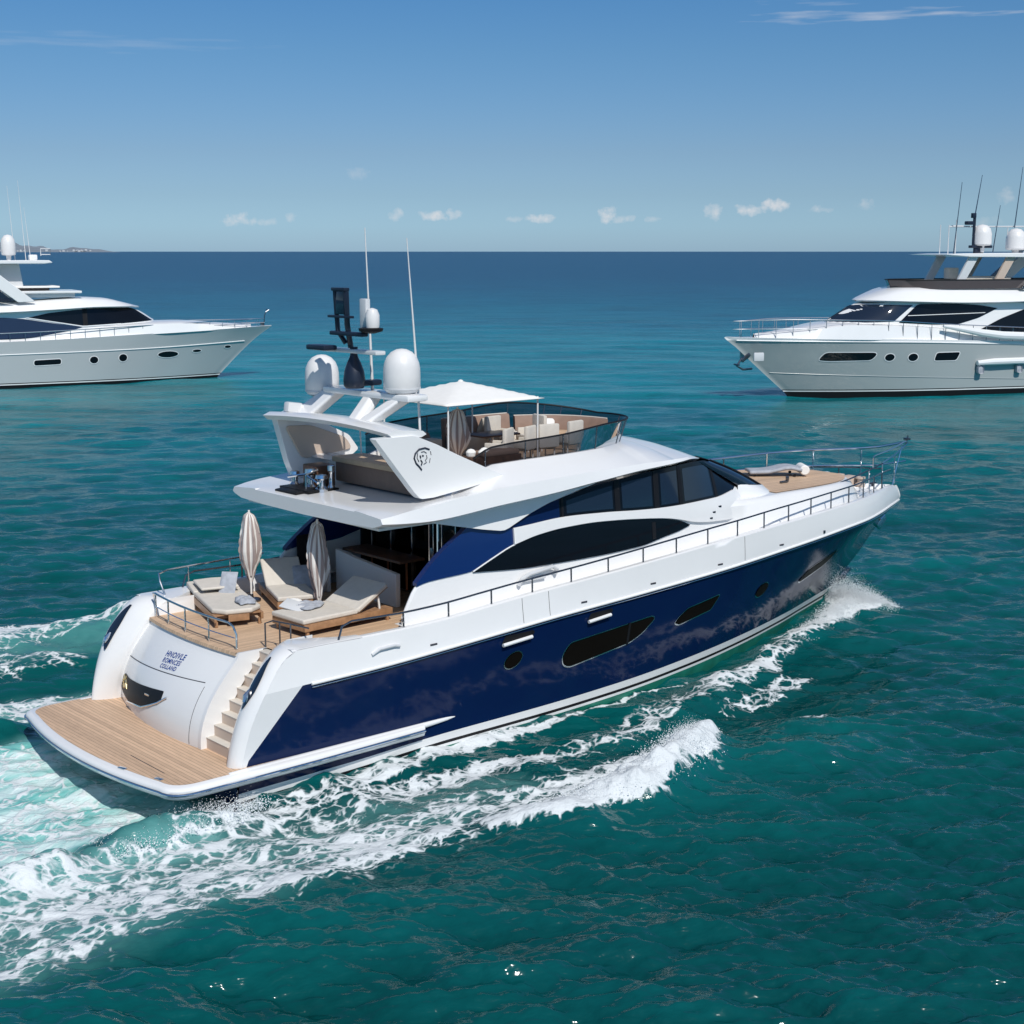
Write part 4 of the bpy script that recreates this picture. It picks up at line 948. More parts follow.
MB().box((6.62, -.62, 10.0), (.14, .26, .78), .03).build('aerial_box', M['grey_white'], mast)
dm = MB(); dm.lathe([(.16, 0), (.17, .1), (.17, .3), (.12, .42), (.02, .46)], (6.62, -.92, 9.72), 16); dm.build('gps_dome', M['radome'], mast); MB().lathe([(.10, 0), (.28, .05), (.30, .12), (.2, .14)], (6.62, -.85, 9.58), 16).build('dome_tray', M['black'], mast)
MB().tube([(7.25, .0, 8.15), (7.2, 0, 9.6), (7.1, .0, 12.05)], [.04, .028, .012], 6).build('whip_aerial', M['radome'], yacht)
MB().tube([(7.55, -1.5, 7.2), (7.5, -1.5, 8.4), (7.22, -1.5, 11.8)], [.03, .03, .012], 6).build('whip_aerial', M['radome'], yacht)
MB().tube([(7.6, 1.0, 6.2), (7.55, 1.0, 7.35)], .02, 6).build('short_aerial', M['radome'], yacht)
# fittings on the aft edge of the flybridge deck
bx = MB(); bx.box((6.4, 1.15, 6.0), (.55, .62, .55), .03); bx.build('locker_box', M['wood'], roof)
MB().box((5.62, 1.02, 5.72), (.62, .95, .07), .03, Matrix.Rotation(R(-6), 4, 'Y')).build('deck_hatch', M['black'], roof)
wi = MB()
for x, y, r_, h_ in ((6.0, .92, .15, .52), (5.95, 1.55, .13, .40), (6.0, .45, .16, .42), (6.35, .55, .10, .6)):
    wi.lathe([(r_, 0), (r_, .08), (r_*.6, .14), (r_*.6, h_*.7), (r_, h_*.8), (r_*.9, h_), (.02, h_+.02)], (x, y, 5.70), 14)
wi.tube([(5.8, .3, 5.95), (5.9, 1.0, 6.08), (5.85, 1.7, 5.95)], .035, 6); wi.tube([(5.75, .75, 5.72), (5.75, .75, 6.1), (6.1, .75, 6.2)], .03, 6)
wi.build('davit_winch', M['chrome'], roof)
wl2 = MB(); wl2.box((6.0, 1.0, 5.735), (.9, 1.3, .06), .02); wl2.build('winch_base', M['black'], roof)
MB().box((7.1, -.9, 5.86), (.22, .36, .06), .02).build('deck_light', M['black'], roof)
MB().box((7.55, 0, 6.08), (.10, 4.8, .52), .03).build('fly_bulkhead', M['white'], roof)
MB().grid([[(7.0+.55*f, y, 6.28+.06*math.sin(f*3)) for f in np.linspace(0, 1, 5)] for y in np.linspace(.9, 2.4, 6)]).build('fly_shelf', M['white'], roof)

# ---- saloon seen under the overhang
MB().box((11.6, 0, 4.02), (.06, 4.9, 2.5), 0).build('saloon_backing', M['beige'], yacht)
MB().box((10.2, 0, 2.76), (2.7, 4.9, .04), 0).build('saloon_floor', M['teak_solid'], yacht)
si = MB(); si.box((10.6, 1.3, 3.05), (.9, 2.0, .5), .06).box((10.95, 1.3, 3.4), (.25, 2.0, .6), .06); si.build('saloon_sofa', M['cream'], yacht)
MB().box((9.9, -1.3, 3.1), (.7, .7, .7), .08).build('saloon_chair', M['orange'], yacht)
sb = MB(); sb.box((8.72, .0, 4.0), (.02, 5.4, 2.5), 0); sal = sb.build('saloon_doors', M['smoke'], yacht)
fr = MB()
for y in (-2.3, -1.45, -.55, .35, 1.25, 2.1): fr.box((8.68, y, 4.0), (.06, .05, 2.5), .01)
fr.box((8.68, 0, 5.22), (.06, 5.3, .12), .01); fr.box((8.68, 0, 2.80), (.06, 5.3, .06), .01); fr.build('door_frame', M['chrome'], sal)
MB().box((8.64, -.5, 3.85), (.05, .04, .5), .01).build('door_handle', M['chrome'], sal)
MB().box((7.0, 0, 5.28), (3.3, 5.6, .06), .0).build('cockpit_ceiling', M['white_soft'], yacht)
MB().box((7.9, .75, 5.02), (.55, 2.6, .34), .03, Matrix.Rotation(R(8), 4, 'Z')).build('ceiling_beam', M['beige'], yacht)
# white counter that closes off the cockpit
ct = MB(); ct.prism([(-.62, 2.76), (2.0, 2.76), (2.0, 3.86), (1.2, 3.76), (-.62, 3.60)], 'x', 7.42, 7.56); cnt = ct.build('cockpit_counter', M['white_soft'], yacht, bevel=.015)
MB().box((7.15, 2.30, 3.15), (.12, .75, .78), .02).build('counter_end', M['white_soft'], cnt)
MB().box((8.0, .7, 3.85), (.8, 2.5, .07), .02).build('bar_top', M['wood'], cnt)
for y in (.1, .9, 1.6): MB().lathe([(.03, 0), (.03, .75), (.2, .8), (.22, .86), (.2, .9)], (8.3, y, 2.95), 12).build('bar_stool', M['orange'], cnt)
# port lining with a dark side window
MB().box((7.0, 2.60, 3.75), (.75, .03, .95), .02).build('lining_window', M['black'], house)
# ladder up to the flybridge and a stanchion
ld = MB()
for y in (-1.75, -1.25):
    ld.tube([(8.0, y, 2.8), (8.0, y, 5.2)], .022, 6)
for z in (2.95, 3.25, 3.55, 3.85): ld.tube([(8.0, -1.75, z), (8.0, -1.25, z)], .02, 6)
ld.build('ladder', M['chrome'], yacht)
MB().tube([(7.4, -2.35, 2.75), (7.4, -2.35, 5.3)], .035, 8).build('roof_post', M['chrome'], yacht)

# ---- rails
def posts(pts_fn, params, top, r=.017, parent=None):
    for t_ in params:
        a, b_ = pts_fn(t_), top(t_); MB().tube([a, b_], r, 6).build('rail_post', M['darksteel'] if parent is None else M['chrome'], parent)
def rail_top(x, s):
    h = float(curve([(3.6, .36), (9, .36), (15, .42), (20, .48), (24, .52), (28.8, .56)])(x)); return (x, s*max(hull_y(x, float(zs(x)))-.13, .02), float(zs(x))+h)
for s in (-1, 1):
    xs = np.concatenate([np.linspace(5.4, 27, 50), np.linspace(27.2, 28.72, 10)])
    base = lambda x: (x, s*max(hull_y(x, float(zs(x)))-.12, .02), float(zs(x))+.02)
    pts = [base(3.75), (3.85, base(3.85)[1], 3.42), (4.1, base(4.1)[1], 3.50)]+[rail_top(x, s) for x in xs]
    rl = MB().tube(pts, .025, 8).build('side_rail', M['darksteel'], yacht)
    for x in list(np.arange(5.5, 28.4, 1.28)): MB().tube([base(x), rail_top(x, s)], .023, 6).build('rail_post', M['darksteel'], rl)
# high pulpit round the bow: a tall two-bar rail to port, a low handrail that climbs to the stem to starboard
def hi(x, f):
    k = min(max((x-17.6)/(29.9-17.6), 0), 1); xx = min(x, 28.5); by = max(hull_y(xx, float(zs(xx)))-.22, .03)*(1 if x < 28.2 else max(.05, 1-(x-28.2)/1.72))
    zt_ = 4.60+.30*min(1, k*1.5)+.10*max(0, (x-28)/1.9); zlo = float(zs(xx)); return (x, by, zlo+.05+(zt_-zlo-.05)*f)
xs = np.concatenate([np.linspace(17.6, 28, 28), np.linspace(28.2, 29.85, 8)])
tp = MB().tube([hi(x, 1) for x in xs], .038, 8).build('bow_rail', M['chrome'], yacht)
MB().tube([hi(x, .5) for x in xs if x > 18], .028, 8).build('lower_rail', M['chrome'], tp)
for x in np.arange(18.2, 28.9, 1.62): MB().tube([hi(x, -.15), hi(x, 1)], .030, 6).build('rail_post', M['chrome'], tp)
hp_ = [(21.3, -2.22, 4.26), (23.0, -1.92, 4.34), (24.7, -1.55, 4.42), (26.2, -1.12, 4.48), (27.4, -.78, 4.56), (28.6, -.42, 4.70), (29.4, -.18, 4.86), (29.85, -.05, 4.97)]
tp2 = MB().tube(hp_[:5], .026, 8).tube(hp_[4:], .026, 8, 1).build('bow_rail', [M['darksteel'], M['chrome']], yacht)
up = [(26.5, -1.05, 4.50), (26.5, -1.05, 4.84), (26.62, -1.0, 4.90), (27.8, -.68, 4.93), (28.8, -.36, 4.98), (29.85, -.03, 5.06)]
MB().tube(up, .026, 8).build('upper_rail', M['chrome'], tp2)
for p in (hp_[1], hp_[3], hp_[4], hp_[5]): MB().tube([(p[0], p[1]-.03, min(3.72, p[2]-.4)), p], .022, 6).build('rail_post', M['chrome'], tp2)
bl = MB(); bl.tube([(29.8, .05, 4.98), (29.9, .0, 5.05), (29.92, 0, 5.22)], .025, 6); bl.box((29.88, 0, 5.10), (.12, .22, .08), .02); bl.build('bow_light', M['darksteel'], yacht); MB().tube([(29.12, 0, 3.5), (29.3, 0, 4.1), (29.62, 0, 4.92)], .02, 6).build('pulpit_strut', M['chrome'], yacht)
# stern rails round the lounger deck
sr = [(2.98, 2.95, 2.9), (2.62, 2.78, 3.0), (2.52, 2.66, 3.30)]+[(2.26+.035*y*y, y, 3.34) for y in np.linspace(2.45, -1.25, 18)]+[(2.33, -1.42, 3.28), (2.36, -1.50, 3.1), (2.36, -1.50, 2.75)]
srl = MB().tube(sr, .026, 8).build('stern_rail', M['chrome'], yacht)
MB().tube([(2.26+.035*y*y, y, 3.02) for y in np.linspace(2.4, -1.45, 18)], .014, 6).build('lower_rail', M['chrome'], srl)
for y in (2.45, 1.6, .65, -.45): MB().tube([(2.26+.035*y*y, y, 2.75), (2.26+.035*y*y, y, 3.34)], .021, 6).build('rail_post', M['chrome'], srl)
pr = MB().tube([(3.0, 2.95, 3.1), (2.95, 3.1, 3.45), (3.0, 3.25, 3.62), (3.3, 3.36, 3.66)]+[(x, 3.40, 3.66+.02*(x-3.5)) for x in np.linspace(3.6, 6.1, 8)], .024, 8).build('port_rail', M['chrome'], yacht)
for x in (3.9, 5.1): MB().tube([(x, 3.40, 3.1), (x, 3.40, 3.66)], .018, 6).build('rail_post', M['chrome'], pr)
ss = MB().tube([(2.98, -1.70, 2.75), (2.98, -1.70, 3.30), (3.1, -1.83, 3.36), (3.2, -2.5, 3.38), (3.35, -2.9, 3.35)], .02, 8).build('stair_rail', M['darksteel'], yacht)
for y in (-2.05, -2.5): MB().tube([(3.14, y, 2.75), (3.14, y, 3.38)], .018, 6).build('rail_post', M['darksteel'], ss)
# grab handle on the side of the house
gh = MB(); gh.tube([(9.45, -2.93, 3.42), (9.5, -2.99, 3.58), (9.7, -3.02, 3.68), (10.5, -3.0, 3.76), (10.68, -2.98, 3.66), (10.66, -2.93, 3.56)], .055, 8); gh.box((9.95, -2.93, 3.52), (.75, .06, .08), .02); gh.build('side_vent', M['grey_white'], house)
st2 = MB()
for x, z in ((16.9, 4.35), (17.2, 4.47), (16.75, 4.2)): st2.box((x, -house_y(x, z)-.06, z), (.18, .06, .06), .015)
st2.build('side_lights', M['darksteel'], house)
# ------------------------------------------------------------------ things on the decks
def make_lounger(name, label, group, L_, Wd, back_at, back_ang, loc, rz, chamfer=0.0, head_pad=False):
    root = empty(name, label, 'sun lounger', group, loc, rz)
    f = MB(); w2 = Wd/2
    f.box((L_/2, -w2+.03, .22), (L_, .06, .17), .01); f.box((L_/2, w2-.03, .22), (L_, .06, .17), .01)
    f.box((.03, 0, .22), (.06, Wd-.12-chamfer*2, .17), .01); f.box((L_-.03, 0, .22), (.06, Wd-.12, .17), .01); f.box((L_/2, 0, .29), (L_-.12, Wd-.12, .03), .0)
    f.build('frame', M['teak_solid'], root, weld=False)
    for x in (.12, L_-.12):
        for y in (-w2+.07, w2-.07): MB().box((x, y, .07), (.07, .07, .14), .008).build('leg', M['teak_solid'], root)
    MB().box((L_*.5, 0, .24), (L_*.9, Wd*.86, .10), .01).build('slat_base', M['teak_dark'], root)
    def pad(poly, th, m, nm, parent, xf=None):
        bm = bmesh.new(); vs_b = [bm.verts.new((x, y, 0)) for x, y in poly]; fce = bm.faces.new(vs_b); bmesh.ops.recalc_face_normals(bm, faces=[fce])
        ext = bmesh.ops.extrude_face_region(bm, geom=[fce]); bmesh.ops.translate(bm, verts=[g for g in ext['geom'] if isinstance(g, bmesh.types.BMVert)], vec=(0, 0, th))
        bmesh.ops.recalc_face_normals(bm, faces=bm.faces); bm.verts.index_update()
        V = [v.co.copy() for v in bm.verts]; 
        if xf is not None: V = [xf @ v for v in V]
        mb = MB().add(V, [[v.index for v in q.verts] for q in bm.faces]); bm.free(); return mb.build(nm, m, parent, bevel=.04, seg=3, smooth=50)
    xb = L_*back_at; c = chamfer
    seat = [(-.03, -w2+c), (c-.03, -w2), (xb, -w2), (xb, w2), (c-.03, w2), (-.03, w2-c)] if c else [(-.03, -w2), (xb, -w2), (xb, w2), (-.03, w2)]
    pad(seat, .12, M['cream'], 'mattress', root, Matrix.Translation((0, 0, .31)))
    bl_ = L_-xb; X_ = Matrix.Translation((xb+.01, 0, .32)) @ Matrix.Rotation(-back_ang, 4, 'Y')
    bk = pad([(0, -w2), (bl_, -w2), (bl_, w2), (0, w2)], .12, M['cream'], 'backrest', root, X_)
    if back_ang > .1:
        s_ = MB(); e = Vector((xb+bl_*.75*math.cos(back_ang), 0, .32+bl_*.75*math.sin(back_ang)))
        for y in (-w2+.12, w2-.12): s_.tube([(e.x, y, e.z-.03), (e.x+.05, y, .28)], .028, 6)
        s_.build('back_strut', M['canvas'], bk)
        MB().grid([[X_ @ Vector((x, y, -.02)) for y in (-w2+.03, w2-.03)] for x in (0, bl_)]).build('back_board', M['teak_solid'], bk, fix=False)
    if head_pad:
        pad([(xb-.35, -w2+.12), (xb+.55, -w2+.10), (xb+.62, 0), (xb+.55, w2-.10), (xb-.35, w2-.12)], .07, M['cream'], 'head_cushion', root, Matrix.Translation((0, 0, .42)) @ Matrix.Rotation(-.05, 4, 'Y'))
    return root
LG = 'teak sun loungers on the aft deck'
def aim(a, b): return math.atan2(b[1]-a[1], b[0]-a[0])
make_lounger('sun_lounger', 'wide flat cream lounger with cut corners nearest the curved stern rail', LG, 3.05, 1.18, .72, R(6), (3.50, .30, 2.756), aim((3.50, .30), (4.32, 3.0)), .28, True)
make_lounger('sun_lounger', 'cream lounger with a raised back between the two folded parasols', LG, 2.35, 1.0, .60, R(38), (5.30, .55, 2.756), aim((5.3, .55), (6.1, 2.7)))
make_lounger('sun_lounger', 'cream lounger with a raised back and towel beside the stairs', LG, 2.60, 1.28, .60, R(29), (4.02, -1.02, 2.756), R(3))
def cushion(loc, dims, rot, label, m, name='cushion', puff=.35):
    bm = bmesh.new(); bmesh.ops.create_grid(bm, x_segments=10, y_segments=10, size=.5); V = []; F = []
    for sg in (1, -1):
        k = len(V)
        for v in bm.verts:
            e = (1-(2*abs(v.co.x))**3)*(1-(2*abs(v.co.y))**3); V.append((v.co.x*dims[0], v.co.y*dims[1], sg*dims[2]*.5*(e**.45)))
        bm.verts.index_update()
        for q in bm.faces:
            ids = [v.index+k for v in q.verts]; F.append(ids if sg > 0 else ids[::-1])
    bm.free(); Mx = Matrix.Translation(loc) @ rot
    ob = MB().add([tuple(v) for v in V], F).build(name, m, None, smooth=60); ob.matrix_world = Mx; tag(ob, label, 'cushion'); return ob
E_ = lambda x, y, z: Matrix.Rotation(R(z), 4, 'Z') @ Matrix.Rotation(R(y), 4, 'Y') @ Matrix.Rotation(R(x), 4, 'X')
cushion((6.35, 1.75, 3.28), (.85, .75, .20), E_(0, -40, 60), 'large grey blue cushion leaning behind the raised lounger back', M['grey_cloth'])
cushion((4.25, 2.05, 3.40), (.60, .42, .08), E_(0, -58, 40), 'thin grey headrest panel standing on the flat lounger', M['grey_cloth'], 'headrest_panel')
# crumpled towels
def towel(loc, w, l, seed, label, rz):
    n = 16; P = []
    for i in range(n+1):
        row = []
        for j in range(n+1):
            u, v = i/n-.5, j/n-.5; z = .05+.09*(fbm(np.float64(u*4+seed), np.float64(v*4), seed)-.3)+.05*abs(math.sin(u*9+v*5+seed)); e = max(abs(u), abs(v))*2
            row.append((u*w*(1+.12*math.sin(v*7+seed)), v*l*(1+.15*math.cos(u*6)), max(.01, float(z)*(1-.75*e**3))))
        P.append(row)
    o = MB().grid(P).build('towel', M['grey_cloth'], None, smooth=60, fix=False); o.location = loc; o.rotation_euler = (0, 0, rz)
    so = o.modifiers.new('thick', 'SOLIDIFY'); so.thickness = .012; tag(o, label, 'towel'); return o
towel((4.85, -.62, 3.19), .75, .55, 3, 'crumpled grey towel on the lounger beside the stairs', .5)
towel((4.72, -.2, 3.20), .40, .42, 8, 'small bunched white towel on the lounger beside the stairs', .2).data.materials[0] = M['canvas']
towel((3.98, .80, 3.19), .70, .42, 5, 'crumpled grey towel on the foot of the flat lounger', 1.2)
# open book leaning on the right-hand lounger
bk_ = MB(); bk_.box((0, .0, 0), (.40, .62, .03), .01)
ob = bk_.build('tray', M['grey_white'], None); ob.location = (4.5, -.55, 3.26); ob.rotation_euler = (R(10), R(-16), R(25)); tag(ob, 'pale serving tray tilted on the lounger beside the stairs', 'tray')

def folded_parasol(loc, h, z0, r, label, name='parasol', tail=.25, lean=(0, 0)):
    root = empty(name, label, 'parasol', 'folded striped parasols', loc); n = 54; ks = np.linspace(0, 1, 26); P = []
    for k in ks:
        rad = r*float(np.interp(k, [0, .03, .12, .26, .42, .60, .78, .92, .98, 1], [.20, .34, .46, .80, 1.0, .96, .80, .60, .40, .08]))
        row = []
        for a in np.linspace(0, 2*math.pi, n, endpoint=False):
            tw = a+.55*k+.25*math.sin(3*k+2*a); fold = .17*math.cos(8*tw)+.10*math.cos(13*tw+5*k)+.08*math.cos(3*a+4*k); q = rad*(1+fold*(.5+.9*(1-k)))
            row.append((lean[0]*k+q*math.cos(a)+.02*math.sin(7*k+loc[1]), lean[1]*k+q*math.sin(a)+.02*math.cos(6*k), z0+(h-z0)*k-(.10*math.cos(5*a+1) if k == 0 else 0)))
        P.append(row)
    MB().grid(P, closed=True).build('canopy', M['stripe'], root, smooth=60)
    MB().tube([(0, 0, .02), (0, 0, h+.05)], .026, 8).build('pole', M['canvas'], root)
    MB().lathe([(.24, 0), (.24, .05), (.06, .08), (.05, .18)], (0, 0, 0), 20).build('base', M['darksteel'], root)
    return root
folded_parasol((5.12, 2.42, 2.756), 2.28, .58, .25, 'folded striped parasol by the port rail behind the flat lounger')
folded_parasol((5.70, .22, 2.756), 2.28, .34, .24, 'folded striped parasol in front of the white cockpit counter', lean=(.02, .05))
folded_parasol((10.0, .10, 6.07), 1.42, .12, .27, 'folded striped parasol under the white canopy on the upper deck')

# upper deck: shade canopy on four poles
cn_ = empty('shade_canopy', 'white square shade canopy on thin poles over the upper deck', 'canopy', None, (10.15, .15, 6.065))
hx, hy = 1.60, 1.45; P = []
for u in np.linspace(-1, 1, 17):
    row = []
    for v in np.linspace(-1, 1, 17):
        m_ = max(abs(u), abs(v)); cnr = abs(u*v); row.append((u*hx, v*hy, 2.12-.44*m_**1.05-.0*cnr+.05*(1-cnr)*(m_ > .9)*0))
    P.append(row)
cp = MB().grid(P).build('canopy_cloth', M['canvas'], cn_, smooth=30, fix=False); so = cp.modifiers.new('thick', 'SOLIDIFY'); so.thickness = .02
for sx in (-1, 1):
    for sy in (-1, 1): MB().tube([(sx*(hx-.12), sy*(hy-.12), 0), (sx*(hx-.12), sy*(hy-.12), 1.74)], .022, 8).build('pole', M['radome'], cn_)
MB().lathe([(.02, 2.09), (.07, 2.12), (.06, 2.15), (.01, 2.17)], (0, 0, 0), 12).build('finial', M['canvas'], cn_)

def sofa(pts, label, hback=.85, seatw=.62):
    root = empty('sofa', label, 'sofa', None, (pts[0][0], pts[0][1], 6.065)); o0 = np.array(pts[0]); q = np.array(pts)-o0
    # path is the back line, seat to the inside (towards +normal)
    A = []; Bk = []
    for i, p in enumerate(q):
        d = q[min(i+1, len(q)-1)]-q[max(i-1, 0)]; d = d/np.linalg.norm(d); n_ = np.array([-d[1], d[0]])
        A.append([(p[0]+n_[0]*k, p[1]+n_[1]*k, z) for k, z in ((.12, .02), (.12, .44), (.18, .50), (seatw-.04, .50), (seatw, .45), (seatw, .02))])
        Bk.append([(p[0]+n_[0]*k, p[1]+n_[1]*k, z) for k, z in ((0, .02), (-.06, hback-.03), (-.02, hback), (.07, hback), (.11, hback-.04), (.17, .40), (.14, .02))])
    s = MB(); s.grid(np.array(A).transpose(1, 0, 2)); [s.add(A[e], [tuple(range(6))]) for e in (0, -1)]; s.build('seat', M['tan2'] if len(pts) > 6 else M['cream'], root, smooth=40)
    b_ = MB(); b_.grid(np.array(Bk).transpose(1, 0, 2)); [b_.add(Bk[e], [tuple(range(7))]) for e in (0, -1)]; bb = b_.build('backrest', M['tan'], root, smooth=40)
    MB().tube([r_[2][:2]+(hback+.005,) for r_ in Bk], .02, 6).build('piping', M['cream'], bb)
    return root
sofa([(13.15, 1.80), (12.4, 1.86), (11.6, 1.88), (10.9, 1.88)], 'straight brown sofa along the port side of the upper deck', .95)
sofa([(14.75, -.55), (14.72, .0), (14.55, .55), (14.3, .98), (13.95, 1.32), (13.6, 1.55), (13.3, 1.68)], 'curved brown sofa inside the front of the wind screen', .88)
sofa([(10.35, 1.85), (9.6, 1.82), (8.9, 1.80)], 'low brown sofa near the radar arch on the upper deck', .62)
def armchair(x, y, rz, label):
    r_ = empty('armchair', label, 'armchair', 'cream armchairs on the upper deck', (x, y, 6.065), rz)
    MB().box((0, 0, .40), (.56, .56, .14), .05).build('seat', M['cream'], r_)
    b_ = MB(); b_.grid([[(-.26-.10*f-.0, .30*s_, .40+.48*f) for s_ in (-1, -.5, 0, .5, 1)] for f in (0, .5, 1)]); b_.grid([[(-.33-.10*f, .30*s_, .40+.48*f) for s_ in (-1, -.5, 0, .5, 1)] for f in (0, .5, 1)])
    bo = MB().box((-.30, 0, .68), (.12, .62, .62), .05, Matrix.Translation((0, 0, 0)) ).build('backrest', M['cream'], r_)
    for s_ in (-1, 1):
        MB().box((-.03, s_*.30, .52), (.52, .07, .22), .03).build('armrest', M['cream'], r_)
        for xx in (-.22, .22): MB().tube([(xx, s_*.24, 0), (xx, s_*.23, .34)], .022, 6).build('leg', M['canvas'], r_)
    return r_
armchair(10.45, -.95, R(120), 'cream armchair close to the starboard arch wing, aft of the table')
armchair(11.35, -.85, R(110), 'cream armchair with its back to the starboard glass, beside the table')
armchair(13.05, -.75, R(100), 'foremost cream armchair along the starboard glass, nearest the curved sofa')
armchair(13.1, .75, R(170), 'cream armchair facing aft in front of the curved sofa')
armchair(12.25, 1.0, R(-80), 'cream armchair in front of the straight brown sofa')
armchair(12.1, -.85, R(80), 'second cream armchair from the front along the starboard glass')
tb = empty('table', 'dark wood table between the armchairs on the upper deck', 'table', None, (11.45, .45, 6.065))
MB().box((0, 0, .62), (1.3, .85, .05), .015).build('table_top', M['wood'], tb); MB().lathe([(.28, 0), (.28, .03), (.05, .06), (.05, .6)], (0, 0, 0), 16).build('pedestal', M['chrome'], tb)
cushion((12.2, 1.62, 6.77), (.5, .45, .16), E_(0, 60, 90), 'cream scatter cushion on the straight brown sofa', M['cream'])
cushion((13.9, 1.0, 6.70), (.5, .5, .18), E_(40, 0, -40), 'cream scatter cushion on the curved brown sofa', M['canvas'])
b_ = empty('bench', 'dark bench with white cushions along the starboard glass of the upper deck', 'bench', None, (9.85, -1.45, 6.065))
MB().box((0, 0, .2), (1.5, .55, .40), .02).build('base', M['wood'], b_); MB().box((.1, 0, .46), (1.2, .52, .12), .04).build('cushion', M['tan'], b_)
for i in range(3): MB().lathe([(.11, 0), (.13, .1), (.08, .16), (.02, .18)], (-.6+.22*i, .1*(-1)**i, .41), 12).build('plate_stack', M['canvas'], b_)
sp2 = empty('sunpad', 'tan sun pad between the two wings of the radar arch', 'sun pad', None, (7.35, -.45, 5.79))
MB().box((.0, 0, .26), (.85, 3.3, .5), .04).build('base', M['tan'], sp2); MB().box((-.05, 0, .58), (.98, 3.3, .14), .05).build('mattress', M['tan2'], sp2)
# foredeck lounge pad with a rolled bolster
fp = empty('sunpad', 'grey curved lounge pad with a white bolster on the foredeck', 'sun pad', None, (23.25, .30, 4.46), R(-38))
P = [[(x, y, .10+.13*math.exp(-((x-.3)/.45)**2)-.02*(abs(y)/.4)**4) for y in np.linspace(-.42, .42, 9)] for x in np.linspace(-.95, .70, 20)]
o = MB().grid(P).build('mattress', M['grey_cloth'], fp, smooth=60, fix=False); so = o.modifiers.new('thick', 'SOLIDIFY'); so.thickness = .09; so.offset = -1
MB().tube([(.82, -.34, .18), (.82, .34, .18)], .16, 16).build('bolster', M['canvas'], fp, bevel=.03)
for x in (-.8, .5):
    for y in (-.35, .35): MB().box((x, y, .03), (.08, .08, .08), .01).build('foot', M['black'], fp)
lm = MB(); lm.box((0, 0, .04), (.35, .08, .06), .01).box((.15, 0, .12), (.08, .08, .14), .01); o = lm.build('deck_cleat', M['darksteel'], yacht); o.location = (22.0, -1.0, 4.47)

